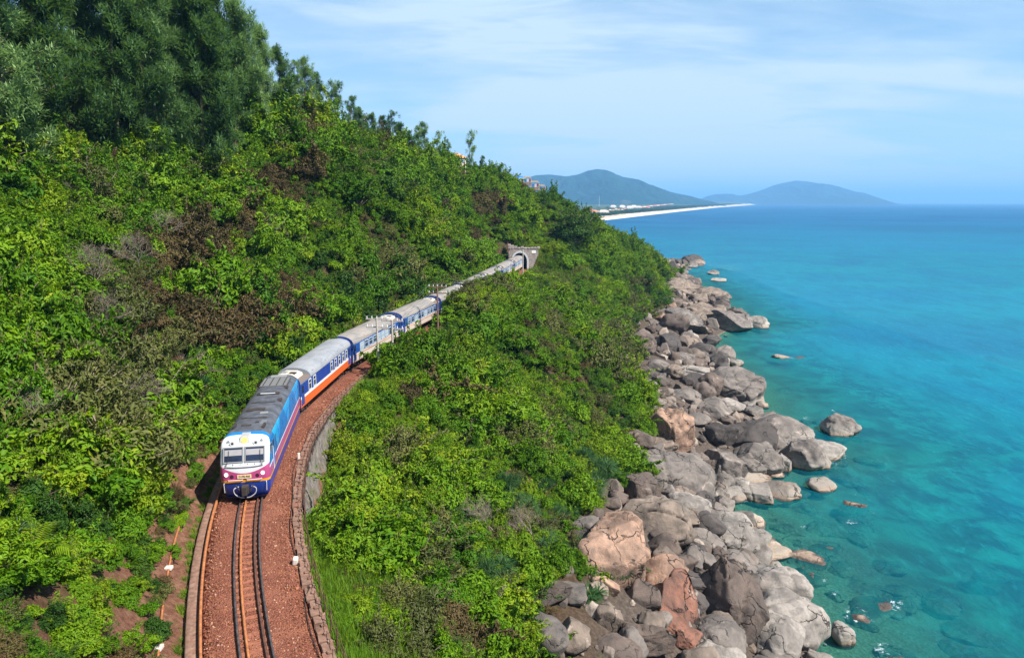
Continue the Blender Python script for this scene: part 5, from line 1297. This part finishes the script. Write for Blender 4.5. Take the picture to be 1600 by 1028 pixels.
# ---- single plants that stand out
def plant_at(name, me, px_, py_, s, label, cat, dz=0., z_scale=1.0):
    P = hit(px_, py_); return tag(link(name, me, None, None, (P.x, P.y, P.z - .15 * s + dz), (0, 0, random.uniform(0, 6.28)), (s, s, s * z_scale)), label, cat)
big_lime = bush_mesh('bush', 91, L_LIM, BARK, 24, 330, .15, flat=1.1, lr=(.25, .42))
plant_at('bush', big_lime, 205, 815, 1.5, 'round lime green bush overhanging the track edge ahead of the locomotive', 'bush', .5, 1.2)
for k, (a, b, s) in enumerate([(215, 430, 1.6), (250, 490, 1.4), (160, 520, 1.5), (175, 640, 1.4), (140, 470, 1.7), (60, 560, 1.2), (120, 330, 1.0), (30, 700, 1.4), (830, 850, 1.2), (770, 835, 1.3), (700, 945, 1.1), (760, 980, 1.0), (735, 790, 1.0), (225, 380, 1.6), (300, 610, 1.2)]):
    P = hit(a, b); tag(link('dead_branches', BARE[k % 2], None, None, (P.x, P.y, P.z + .5), (random.uniform(-.5, .5), random.uniform(-.2, .8), random.uniform(0, 6.28)), (s, s, s)), 'tangle of bare pale branches sticking out of the hillside scrub', 'dead branches', 'bare branch tangles')
for k, (a, b, s) in enumerate([(938, 738, 1.9), (915, 708, 1.6), (966, 752, 1.4), (950, 905, 1.7), (984, 892, 1.4), (916, 890, 1.6), (990, 652, 1.6), (1016, 660, 1.3), (930, 935, 1.4), (905, 860, 1.3), (1005, 470, 1.8)]):
    P = hit(a, b); tag(link('spiky_plant', SPEC['spiky'][k % 3], None, None, (P.x, P.y, P.z - .1), (0, 0, k * 1.3), (s, s, s * .85)), 'spiky green long bladed plant on the hillside edge of the rocks', 'plant', 'spiky plants along the edge of the shore rocks')
# fan leaved palm on the bank
def palm_mesh(seed, n=13, L=1.5):
    rg = np.random.default_rng(seed); parts = []; t = []
    for k in range(n):
        a = rg.uniform(0, 6.28); d = np.array([math.cos(a), math.sin(a), rg.uniform(.3, 1.3)]); d /= np.linalg.norm(d); p = np.zeros(3); O, D = [], []
        for j in range(14):
            p = p + d * L / 14; d = d + [0, 0, -.06]; d /= np.linalg.norm(d); s = np.cross(d, [0, 0, 1]); s /= np.linalg.norm(s)
            for sg in (-1, 1): O.append(p.copy()); D.append(s * sg + d * .7 + [0, 0, -.25])
        parts.append(blades(np.array(O), np.array(D), np.full(len(O), .5), .07, rg, .5, 2)); t.append(np.full(len(O) * 2, rg.uniform(.2, .9)))
    V, F_, mi = join(parts); return mesh_np('palm', V, F_, [L_LIM], False, {'tint': ('FACE', np.concatenate(t))})
plant_at('palm_plant', palm_mesh(5, 11, 1.6), 45, 512, 1.2, 'yellowish feather leaved palm on the bank at the edge of the view', 'palm', .9)
plant_at('palm_plant', palm_mesh(6, 9, 1.4), 62, 890, .8, 'small pale palm crown low on the near bank', 'palm', .9)

# ---- trees
def casuarina(seed, H=15.0, wide=1.0, sparse=1.0):
    rg = np.random.default_rng(seed); rr = random.Random(seed)
    ax = [Vector((0, 0, -.4))]; dx = Vector((rr.uniform(-.05, .05), rr.uniform(-.05, .05), 1))
    for k in range(8): ax.append(ax[-1] + dx * H / 8 + Vector((rr.uniform(-.15, .15), rr.uniform(-.15, .15), 0)))
    mb = MB(); mb.tube(ax, [.20 * (1 - .11 * k) for k in range(9)], 7)
    O, D, L_ = [], [], []
    nb = int(44 * sparse); tb = []
    for b in range(nb):
        f = .06 + .94 * (b + rr.random()) / nb; i = min(7, int(f * 8)); base = ax[i].lerp(ax[i + 1], f * 8 - i); a = rr.uniform(0, 6.28)
        L = ((1 - f) ** .75 * .25 * H * wide + .9) * rr.uniform(.5, 1.3); d = Vector((math.cos(a), math.sin(a), rr.uniform(.2, .9))).normalized(); pts_ = [base]
        for k in range(4): d = (d + Vector((rr.uniform(-.2, .2), rr.uniform(-.2, .2), .16))).normalized(); pts_.append(pts_[-1] + d * L / 4)
        mb.tube(pts_, [.05, .04, .03, .02, .012], 4); bt = rr.uniform(-.16, .16)
        for j in range(1, 4):        # feathery plumes along the outer half of each limb
            for _ in range(2):
                q = np.array(pts_[1 + j]) + rg.normal(0, .35, 3); n = int(rg.uniform(46, 74)); u0 = rg.normal(size=(n, 3)); u0 /= np.linalg.norm(u0, axis=1, keepdims=True)
                c = q + u0 * (rg.random((n, 1)) ** .5) * np.array([.42, .42, .62]); u = u0 * .8 + np.array(d) * .4 + rg.normal(0, .25, (n, 3)); u[:, 2] += .30
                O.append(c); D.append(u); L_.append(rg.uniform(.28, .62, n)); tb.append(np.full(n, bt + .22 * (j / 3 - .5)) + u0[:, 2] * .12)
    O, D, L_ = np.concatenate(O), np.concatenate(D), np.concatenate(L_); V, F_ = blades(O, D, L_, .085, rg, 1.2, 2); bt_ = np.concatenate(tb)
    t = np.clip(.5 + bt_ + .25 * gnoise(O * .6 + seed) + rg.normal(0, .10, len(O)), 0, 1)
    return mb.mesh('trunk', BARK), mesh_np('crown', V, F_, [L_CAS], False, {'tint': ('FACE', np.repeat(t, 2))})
CAS = [casuarina(201, 15, .8), casuarina(202, 15, .62), casuarina(203, 15, .95), casuarina(204, 15, .7), casuarina(205, 15, 1.0, .6), casuarina(206, 15, .9, .42)]
def tree_at(x, y, h, kind, label, group, lean=0.0):
    z = float(hgt(x, y)); s = h / 15.0; r = empty('casuarina_tree', (x, y, z - .2), random.uniform(0, 6.28), label, 'tree', group); r.scale = (s * random.uniform(.95, 1.25), s * random.uniform(.95, 1.25), s); r.rotation_euler.x = lean
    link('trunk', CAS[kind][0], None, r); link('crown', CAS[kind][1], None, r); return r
G1, G2 = 'casuarina trees in the tall stand on the hilltop', 'feathery trees along the ridge above the carriages'
l1, l2 = 'tall feathery grey green casuarina in the dense stand on the hilltop', 'small feathery casuarina along the ridge above the carriages'
tl = [(8, -90, 60), (60, -110, 66), (20, -60, 74), (100, -90, 74), (150, -80, 80), (178, -60, 78), (215, -50, 86), (250, -40, 84), (285, -30, 90), (312, -12, 88), (335, 0, 94), (362, 12, 96), (388, 42, 100), (408, 48, 104), (330, 50, 90), (375, 90, 99), (415, 100, 106), (270, 60, 86), (230, 40, 80), (395, 110, 101), (350, 110, 94)]
for k, (a, b, Y_) in enumerate(tl):
    q = at_y(a, 180, Y_); g = float(hgt(q.x, Y_)); tp = at_y(a, b, Y_); tree_at(q.x, Y_, max(6, tp.z - g + .5), k % 4, l1, G1)
for k in range(8):
    Y_ = random.uniform(62, 112); a = random.uniform(-120, 330) + (Y_ - 62) * .9; q = at_y(a, 150, Y_ + 10); cxx = float(np.interp(q.y, _cr[:, 0], _cr[:, 1]))
    tree_at(min(q.x, cxx - 2), q.y, random.uniform(12, 17.5), k % 4, l1, G1)
tl2 = [(447, 78, 112, 0), (466, 100, 116, 5), (482, 96, 117, 2), (498, 120, 121, 4), (522, 130, 128, 5), (533, 134, 129, 5), (551, 154, 136, 4), (563, 172, 138, 2), (585, 180, 143, 0), (600, 185, 147, 2), (616, 178, 150, 5), (626, 195, 152, 0), (640, 208, 155, 2), (655, 200, 163, 4), (664, 194, 165, 4), (681, 208, 170, 5), (700, 220, 180, 5), (731, 207, 192, 5), (752, 246, 200, 4), (575, 195, 139, 2), (612, 205, 148, 0), (668, 225, 168, 2)]
for k, (a, b, Y_, kd_) in enumerate(tl2):
    q = at_y(a, 235, Y_); g = float(hgt(q.x, Y_)); tp = at_y(a, b, Y_); lab = l2
    tree_at(q.x, Y_, max(4, tp.z - g + .4), kd_, 'slender leaning casuarina standing alone beside the orange roofed pavilion' if a == 731 else ('thin two stemmed casuarina with bare stems on the ridge skyline' if a == 522 else lab), None if a in (731, 522) else G2, .08 if a > 650 else 0)
def round_tree(px_, py_, r, h, lf, label, seed, lumps=34, size=.16, Y_=None):
    P = hit(px_, py_) if Y_ is None else at_y(px_, py_, Y_)
    if Y_ is not None: P.z = float(hgt(P.x, P.y))
    t = empty('tree', (P.x, P.y, P.z - .3), 0, label, 'tree')
    mb = MB(); mb.tube([(0, 0, -.3), (.1, .05, h * .35), (.05, .2, h * .7)], [.28, .22, .12], 8)
    for k in range(7): a = k * .9; mb.tube([(.08, .08, h * (.3 + .04 * k)), (math.cos(a) * r * .4, math.sin(a) * r * .4, h * .6), (math.cos(a) * r * .7, math.sin(a) * r * .7, h * .72)], [.10, .07, .03], 5)
    mb.build('trunk', BARK, t)
    me = bush_mesh('crown', seed, lf, BARK, lumps, 330, size, flat=1.0, spread=.78, lr=(.2, .36))
    link('crown', me, None, t, (0, 0, h * .25), (0, 0, 0), (r, r, h * .62)); return t
round_tree(893, 402, 6.8, 11.5, L_DRK, 'large round dark green tree just beyond the tunnel mouth', 301, size=.10, Y_=205)
round_tree(556, 330, 4.2, 6.5, L_MID, 'spreading layered green tree on the hillside above the carriages', 302, size=.13)
round_tree(1030, 470, 4.2, 4.5, L_DRK, 'dark bush topped tree at the last corner of the slope above the rocks', 303, size=.12, Y_=215)

# ------------------------------------------------------------------ hilltop pavilion and stalls
q = at_y(713, 245, 186); g = float(hgt(q.x, 186))
t_ = empty('pavilion', (q.x, 186, q.z - 3.4), R(20), 'small hilltop pavilion with an orange hipped roof among the trees', 'pavilion')
MAT_ORANGE = paint('roof_tile_orange', (.62, .24, .10), .8, .2, .25)
MAT_WALLY = paint('wall_cream', (.58, .46, .36), .85, .2, .25)
MB().add([(-2.4, -2.4, 2.9), (2.4, -2.4, 2.9), (2.4, 2.4, 2.9), (-2.4, 2.4, 2.9), (-.5, 0, 4.3), (.5, 0, 4.3)], [(0, 1, 5, 4), (1, 2, 5), (2, 3, 4, 5), (3, 0, 4), (3, 2, 1, 0)]).build('roof', MAT_ORANGE, t_)
MB().box((0, 0, .3), (3.4, 3.4, 2.6)).build('wall', MAT_WALLY, t_)
for a in (-1.9, 1.9):
    for b in (-1.9, 1.9): MB().box((a, b, .8), (.25, .25, 4.2)).build('post', MAT_WALLY, t_)
def cloth(name, c): return paint(name, c, .8, .2, .2)
stalls = [(800, 287, 236, (.75, .50, .06), 'yellow topped umbrella stall at the end of the hilltop row', 2.2, 1.3), (812, 290, 238, (.02, .16, .55), 'blue sheeted stall in the hilltop row', 2.4, 1.9), (822, 292, 240, (.10, .20, .19), 'stall hung with green and dark cloths in the hilltop row', 3.0, 2.0),
          (834, 292, 242, (.09, .05, .08), 'long dark stall in the middle of the hilltop row', 3.2, 2.1), (846, 293, 245, (.16, .05, .14), 'stall hung with purple cloths in the hilltop row', 2.2, 1.9), (862, 298, 250, (.34, .24, .17), 'brown lean-to hut at the far end of the hilltop row', 2.4, 1.9)]
for k, (a, b, Y_, c, lb, w, h) in enumerate(stalls):
    q = at_y(a, b, Y_); t_ = empty('market_stall', (q.x, Y_, float(hgt(q.x, Y_)) + 2.2), R(8), lb, 'stall', 'stalls on the hilltop')
    cm = cloth('stall_cloth', c)
    if k == 0: MB().cyl((0, 0, h * .55), (0, 0, h + .5), w * .8, .05, 12).build('canopy', cm, t_)
    else:
        MB().add([(-w / 2, -1.3, h), (w / 2, -1.3, h), (w / 2, 1.2, h + .5), (-w / 2, 1.2, h + .5), (-w / 2, -1.3, h + .07), (w / 2, -1.3, h + .07), (w / 2, 1.2, h + .57), (-w / 2, 1.2, h + .57)], [(0, 1, 2, 3), (4, 5, 6, 7), (0, 4, 5, 1), (1, 5, 6, 2), (2, 6, 7, 3), (3, 7, 4, 0)]).build('canopy', cm if k in (1, 5) else paint('stall_thatch', (.20, .15, .10), .9), t_)
        for j in range(4):
            x = -w / 2 + .3 + (w - .6) * j / 3; MB().box((x, -1.1, h * .5 + random.uniform(-.2, .2)), (w / 5, .05, h * .55)).build('hanging_cloth', cloth('hung_cloth', [c, (.05, .12, .35), (.45, .4, .38), (.30, .05, .08)][j]), t_)
    for x in (-w / 2, w / 2):
        for y in (-1.3, 1.2): MB().box((x * .97, y, h / 2 - 1.6), (.12, .12, h + 3.2)).build('post', MAT_PALE, t_)
    MB().box((0, -.9, .0), (w, .5, .9)).build('counter', cloth('stall_wood', (.22, .15, .10)), t_)
q = at_y(801, 297, 234); t_ = empty('dead_tree', (q.x, 234, q.z - 1), 0, 'thin bare leafless tree on the skyline beside the stalls', 'tree')
link('trunk', bare_mesh(88, BARK), None, t_, (0, 0, 0), (0, 0, 0), (1.2, 1.2, 3.2))
round_tree(827, 290, 2.6, 5.2, L_MID, 'small pale green tree rising behind the stalls', 311, 18, .16, 252)

# ------------------------------------------------------------------ far coast
shore_px = [(880, 357), (935, 345.5), (1000, 338), (1060, 331), (1120, 324.6), (1180, 320.2), (1220, 318.6), (1238, 317.9)]
sp = [at_z(a, b, 0) for a, b in shore_px]; sp = [Vector((x, y, 0)) for x, y in zip(np.interp(np.linspace(0, len(sp) - 1, 60), range(len(sp)), [p.x for p in sp]), np.interp(np.linspace(0, len(sp) - 1, 60), range(len(sp)), [p.y for p in sp]))]
V = []; 
for i, p in enumerate(sp):
    d = (sp[min(i + 1, 59)] - sp[max(i - 1, 0)]).normalized(); nrm = Vector((-d.y, d.x, 0)); w = 50 + p.y * .006; hz_ = 1 + max(0, p.y - 3500) * .0004
    for f, z in ((-.08, -1.2), (0, .25), (.45, 2.2 * hz_), (1.0, 5.0 * hz_)): V.append(p + nrm * w * f + Vector((0, 0, z)))
i0 = (np.arange(59)[:, None] * 4 + np.arange(3)[None]).ravel()
M = Mat('beach_sand', .95, .1); v = M.pos(); M.color(M.mix(M.noise(.02, 6, .6, v), (.44, .36, .27), (.54, .46, .37)))
link('beach', mesh_np('beach', np.array(V), np.stack([i0, i0 + 1, i0 + 5, i0 + 4], 1), [M.m], True))['kind'] = 'structure'
# low wooded coastal plain behind the beach
V = []
for i, p in enumerate(sp):
    d = (sp[min(i + 1, 59)] - sp[max(i - 1, 0)]).normalized(); nrm = Vector((-d.y, d.x, 0)); w = 50 + p.y * .006
    for f, z in ((.93, 4.5), (1.1, 7), (1.7, 9), (4, 12), (16, 14), (60, 16)): V.append(p + nrm * w * f + Vector((0, 0, z * (1 + max(0, p.y - 3500) * .0004))))
V = np.array(V); V[:, 2] += np.clip(n2(V[:, 0], V[:, 1], 90, 4., 3) * 7, -3, 9)
i0 = (np.arange(59)[:, None] * 6 + np.arange(5)[None]).ravel()
M = Mat('coastal_green', .95, .1); v = M.pos(); M.color(M.ramp(M.noise(.012, 8, .65, v), [(.35, (.025, .05, .02)), (.55, (.055, .085, .03)), (.75, (.14, .13, .07))]))
link('coastal_plain', mesh_np('coastal_plain', V, np.stack([i0, i0 + 1, i0 + 7, i0 + 6], 1), [M.m], True))['kind'] = 'structure'
# mountains
M = Mat('mountain_forest', .95, .08); v = M.pos(); nA = M.noise(.0028, 9, .62, v); nB = M.noise(.012, 8, .7, v)
c = M.ramp(nB, [(.3, (.004, .028, .026)), (.55, (.010, .045, .038)), (.8, (.026, .072, .05))])  # blue-green base carries part of the distance haze in its colour
M.color(M.mix(M.math('MULTIPLY', M.step(nA, .60, .72), .5), c, (.24, .21, .17))); M.bump(nB, 1.0, 40); MAT_MT = M.m
def mountain(name, prof, Y0, half, seed):
    NX, NT = 260, 81; xs = np.linspace(prof[0][0], prof[-1][0], NX); ys = np.interp(xs, [p[0] for p in prof], [p[1] for p in prof])
    k = np.array([1, 2, 3, 2, 1.]) / 9; ys = np.convolve(np.pad(ys, 2, mode='edge'), k, 'valid'); V = []
    t = np.linspace(-1, 1, NT); zt = (316.5 - ys.min()) / FPX * Y0
    for a, b in zip(xs, ys):
        q = at_y(a, b, Y0)
        for tt in t:
            hw = half * (.12 + .88 * min(1, max(0, q.z) / (zt + 1)) ** .8); x = q.x; y = Y0 + tt * hw; f = (1 - abs(tt)) ** 1.05; V.append((x, y, q.z * f))
    V = np.array(V); T = np.tile(1 - np.abs(t), NX); s = half
    bumps = 1 - np.abs(fbm(np.stack([V[:, 0] / (s * .22), V[:, 1] / (s * .5), np.full(len(V), seed)], -1), 5)) * 1.6
    V[:, 2] = V[:, 2] * (1 + (bumps - .62) * 1.25 * np.minimum(T, 1) * (1 - T) * 2.2) - 6 * (1 - T)
    i0 = (np.arange(NX - 1)[:, None] * NT + np.arange(NT - 1)[None]).ravel()
    link(name, mesh_np(name, V, np.stack([i0, i0 + 1, i0 + NT + 1, i0 + NT], 1), [MAT_MT], True))['kind'] = 'structure'
mountain('mountain', [(740, 300), (800, 285), (838, 274), (860, 273), (885, 276), (903, 273), (918, 267), (932, 264.5), (945, 266), (960, 272), (975, 277), (992, 280), (1005, 284), (1020, 291), (1038, 297), (1055, 302), (1075, 306), (1095, 311), (1120, 317)], 6800, 1700, 1.5)
mountain('mountain', [(1085, 316), (1105, 307), (1120, 303.5), (1140, 303), (1152, 306), (1165, 305), (1185, 299), (1205, 293), (1225, 286), (1243, 282.5), (1260, 283.5), (1280, 287), (1296, 292), (1312, 294), (1326, 299), (1345, 305), (1358, 308.5), (1368, 315), (1372, 318)], 12800, 2600, 7.7)
# town behind the beach
rg = random.Random(5)
def land_at(px, py):
    q = at_z(px, py, 6); return q
mats_w = [paint('house_white', (.70, .68, .64), .8, .2, .1, .1), paint('house_cream', (.60, .50, .40), .8, .2, .1, .1)]
mats_r = [paint('house_roof_orange', (.52, .20, .10), .8, .2, .1, .1), paint('house_roof_pale', (.55, .42, .34), .8, .2, .1, .1), paint('house_roof_red', (.42, .13, .08), .8, .2, .1, .1)]
MAT_WIN = paint('house_window', (.05, .07, .09), .3, .5, 0)
def house(px, py, wpx, hpx, wm, rm, label, group, rows=0):
    q = land_at(px, py); k = q.y / FPX; w, h = wpx * k, hpx * k; d = w * .6
    t = empty('house', (q.x, q.y, 4.5 * (1 + max(0, q.y - 3500) * .0004)), R(rg.uniform(-14, 14)), label, 'house', group)
    MB().box((0, 0, h * .35 + 1), (w, d, h * .7 + 3)).build('wall', wm, t)
    z = h * .7 + 2.5; e = 1.06
    MB().add([(-w / 2 * e, -d / 2 * e, z), (w / 2 * e, -d / 2 * e, z), (w / 2 * e, d / 2 * e, z), (-w / 2 * e, d / 2 * e, z), (-w * .3, 0, z + h * .45), (w * .3, 0, z + h * .45)], [(0, 1, 5, 4), (1, 2, 5), (2, 3, 4, 5), (3, 0, 4), (3, 2, 1, 0)]).build('roof', rm, t)
    for r_ in range(rows):
        for c in range(max(3, int(w / 9))): MB().box((-w / 2 + (c + .5) * w / max(3, int(w / 9)), -d / 2 - .05, 4 + r_ * h * .26), (w / max(3, int(w / 9)) * .5, .3, h * .14)).build('window', MAT_WIN, t)
for px, w, lb in ((927, 14, 'broad orange roofed resort hall nearest the headland'), (943, 15, 'pale orange roofed resort hall second from the headland'), (921, 9, 'small orange roofed house at the headland edge of the resort')):
    house(px, 336 if px != 921 else 333, w, 6, mats_w[1], mats_r[0 if px != 943 else 1], lb, None, 1)
for k, px in enumerate((972, 983, 990, 998, 958)): house(px, 327 + (k % 2) * 1.2, 9, 5, mats_w[0], mats_r[1], 'white multi storey hotel block in the middle of the beach resort', 'white hotel blocks', 2)
for k in range(16): px = 1003 + k * 3.6; house(px, 326.5 - k * .28, 5, 3, mats_w[k % 2], mats_r[k % 3], 'orange roofed villa in the long row behind the beach', 'orange roofed villas behind the beach')
for k in range(18): px = 935 + k * 4.6; house(px, 333 - k * .42 + rg.uniform(-1, 1), 5, 2.6, mats_w[k % 2], mats_r[1 - k % 2], 'small beach bungalow between the palms behind the sand', 'beach bungalows')
for k in range(9): px = 1068 + k * 9.5 + rg.uniform(-3, 3); house(px, 321 - k * .2, 4, 1.6, mats_w[0], mats_r[k % 3], 'tiny far house at the foot of the mountains', 'far houses under the mountains')
MAT_STRAW = paint('straw', (.36, .24, .17), .9, .1, .2)
for k in range(26):
    px = 934 + k * 1.75 ; q = at_z(px, 341.8 - k * .23 + (k % 3) * .6, 2.2)
    t = empty('beach_parasol', (q.x, q.y, 1.5), 0, 'brown straw parasol in the rows on the near end of the beach', 'parasol', 'straw parasols on the beach')
    MB().cyl((0, 0, 2.6), (0, 0, 4.4), 2.6, .2, 8).build('canopy', MAT_STRAW, t); MB().cyl((0, 0, -.5), (0, 0, 2.7), .12, n=5).build('pole', MAT_STRAW, t)
q = at_z(936, 325, 6); t = empty('radio_mast', (q.x, q.y, 4), 0, 'slim pale lattice mast rising behind the resort', 'mast'); k = q.y / FPX
mb = MB()
for a in range(3):
    x, y = 2.2 * math.cos(a * 2.09), 2.2 * math.sin(a * 2.09); mb.cyl((x, y, 0), (x * .3, y * .3, 19 * k), .55, .35, 5)
for z in range(12): mb.cyl((1.5 * (1 - z / 18), -1.2 * (1 - z / 18), z * 1.5 * k), (-1.5 * (1 - z / 18), 1.2 * (1 - z / 18), (z + 1) * 1.5 * k), .3, n=4)
mb.build('mast', MAT_WHITE, t)
# trees of the coastal plain: one mass
me_ = bush_mesh('coast_tree', 401, L_DRK, BARK, 8, 24, .55, lr=(.35, .6))
n = 2600; rgn = np.random.default_rng(9); u = rgn.random(n) ** 1.3 * 45; ii_ = u.astype(int); fr = u - ii_
A = np.array([[p.x, p.y] for p in sp]); Pn = A[ii_] * (1 - fr)[:, None] + A[ii_ + 1] * fr[:, None]; dd_ = A[ii_ + 1] - A[ii_]; dd_ /= np.linalg.norm(dd_, axis=1, keepdims=True); nn = np.stack([-dd_[:, 1], dd_[:, 0]], 1)
w = (50 + Pn[:, 1] * .006); offn = w * (1.02 + 6 * rgn.random(n) ** 2.4); Q = Pn + nn * offn[:, None]; s = rgn.uniform(4, 8, n) * np.clip(Pn[:, 1] / 2500, 1, 2.5)
scatter_stuff('coastal_trees', np.stack([Q[:, 0], Q[:, 1], np.full(n, 4.5)], 1), np.stack([np.zeros(n), np.zeros(n), rgn.uniform(0, 6, n)], 1), np.stack([s, s, s * .9], 1), np.zeros(n, int), [(me_, (1, 1, 1))], 'dark band of palms and casuarinas behind the far beach')

# ------------------------------------------------------------------ haze
hb = MB().box((12500, 23000, 236), (44000, 47000, 496)).mesh('haze')
M = bpy.data.materials.new('haze_air'); M.use_nodes = True; nt = M.node_tree; nt.nodes.clear(); vo = nt.nodes.new('ShaderNodeVolumePrincipled'); ou = nt.nodes.new('ShaderNodeOutputMaterial')
vo.inputs['Color'].default_value = (.25, .56, .98, 1); vo.inputs['Density'].default_value = 1.0e-4; vo.inputs['Anisotropy'].default_value = .0
nt.links.new(vo.outputs[0], ou.inputs['Volume']); hb.materials.append(M)
o = link('haze', hb); o['kind'] = 'stuff'; o.display_type = 'WIRE'

# ------------------------------------------------------------------ tell look-alikes apart by what they stand beside
LANDMARKS = [(383, 730, 'white locomotive front'), (412, 640, 'locomotive roof'), (505, 600, 'blue and orange carriage'), (600, 530, 'pair of grey poles'), (683, 480, 'lone rusty pole'), (815, 400, 'tunnel arch'), (893, 370, 'round dark tree'),
             (712, 240, 'orange roofed pavilion'), (240, 800, 'round lime bush'), (45, 512, 'feather leaved palm'), (62, 890, 'small pale palm'), (478, 730, 'stone retaining wall'), (447, 894, 'whitish stone block'), (326, 950, 'rusty old rail'),
             (961, 850, 'cracked pinkish slab'), (1050, 734, 'tall smooth grey boulder'), (1050, 668, 'pink sloping slab'), (1140, 602, 'flat faced grey boulder'), (1042, 532, 'dark upright rock'), (1130, 497, 'far rocky point'),
             (556, 300, 'layered green tree'), (522, 150, 'two stemmed casuarina'), (835, 292, 'hilltop stalls'), (1137, 931, 'pointed dark brown block'), (1055, 931, 'reddish cracked block'), (1140, 832, 'pale grey dome'), (1308, 671, 'isolated sea boulder'),
             (1317, 988, 'upright pale stone'), (1026, 811, 'smooth streaked boulder'), (1211, 1000, 'boulder with dark hollow'), (1207, 680, 'headland slab'), (1086, 409, 'pointed rock of farthest headland'), (936, 310, 'pale lattice mast')]
def nth(k): return ['', 'second', 'third', 'fourth', 'fifth', 'sixth', 'seventh', 'eighth', 'ninth', 'tenth'][k] if k < 10 else '%d%s' % (k + 1, {1: 'st', 2: 'nd', 3: 'rd'}.get((k + 1) % 10 if (k + 1) % 100 not in (11, 12, 13) else 0, 'th'))
CUT = [' on the bank', ' on the hillside', ' on the grassy slope', ' on the seaward slope', ' in the jumble', ' lying just under', ' sticking out', ' in the dense stand', ' along the ridge']
by = {}
for o in COL.objects:
    if o.parent is None and o.get('label') and o.get('group'): by.setdefault(o['label'], []).append(o)
cells = {}
for lab, obs in by.items():
    if len(obs) < 2 or obs[0]['category'] == 'wire': continue
    core = lab
    for c in CUT:
        if c in core: core = core[:core.index(c)]
    if obs[0].name.startswith(('house', 'beach_parasol', 'casuarina')):       # stand in a row: count along it
        row = {'house': 'counted from the mast', 'beach_parasol': 'counted from the headland', 'casuarina_tree': 'counted from the right'}[obs[0].name.split('.')[0]]
        obs.sort(key=lambda o: project(np.array(o.location))[0] * (-1 if 'right' in row else 1))
        core = {'tall feathery grey green casuarina': 'tall casuarina of the dense hilltop stand', 'small feathery casuarina': 'small casuarina of the ridge above the carriages'}.get(core, lab).replace(' in the long row', '').replace(' multi storey', '').replace(' in the middle of the beach resort', ' of the beach resort').replace(' at the foot of the mountains', ' under the mountains').replace(' between the palms behind the sand', ' behind the sand').replace(' in the rows on the near end of the beach', ' on the near beach')
        for k, o in enumerate(obs): o['label'] = f"{core}, {nth(k) or 'first'} {row}"
        continue
    for o in obs:
        a, b, d = project(np.array(o.location)); L = min(LANDMARKS, key=lambda l: (l[0] - a) ** 2 + (l[1] - b) ** 2); dx, dy = a - L[0], b - L[1]
        rel = ('right of' if dx > 0 else 'left of') if abs(dx) > abs(dy) else ('below' if dy > 0 else 'above')
        cells.setdefault((core, rel, L[2]), []).append((dx * dx + dy * dy, o.name, o))
for (core, rel, lm), lst in cells.items():
    lst.sort(key=lambda t: t[:2])
    for k, (_, _, o) in enumerate(lst):
        o['label'] = f'{core} {rel} the {lm}' + ('' if len(lst) == 1 else (', closest to it' if k == 0 else f', {nth(k)} closest to it'))
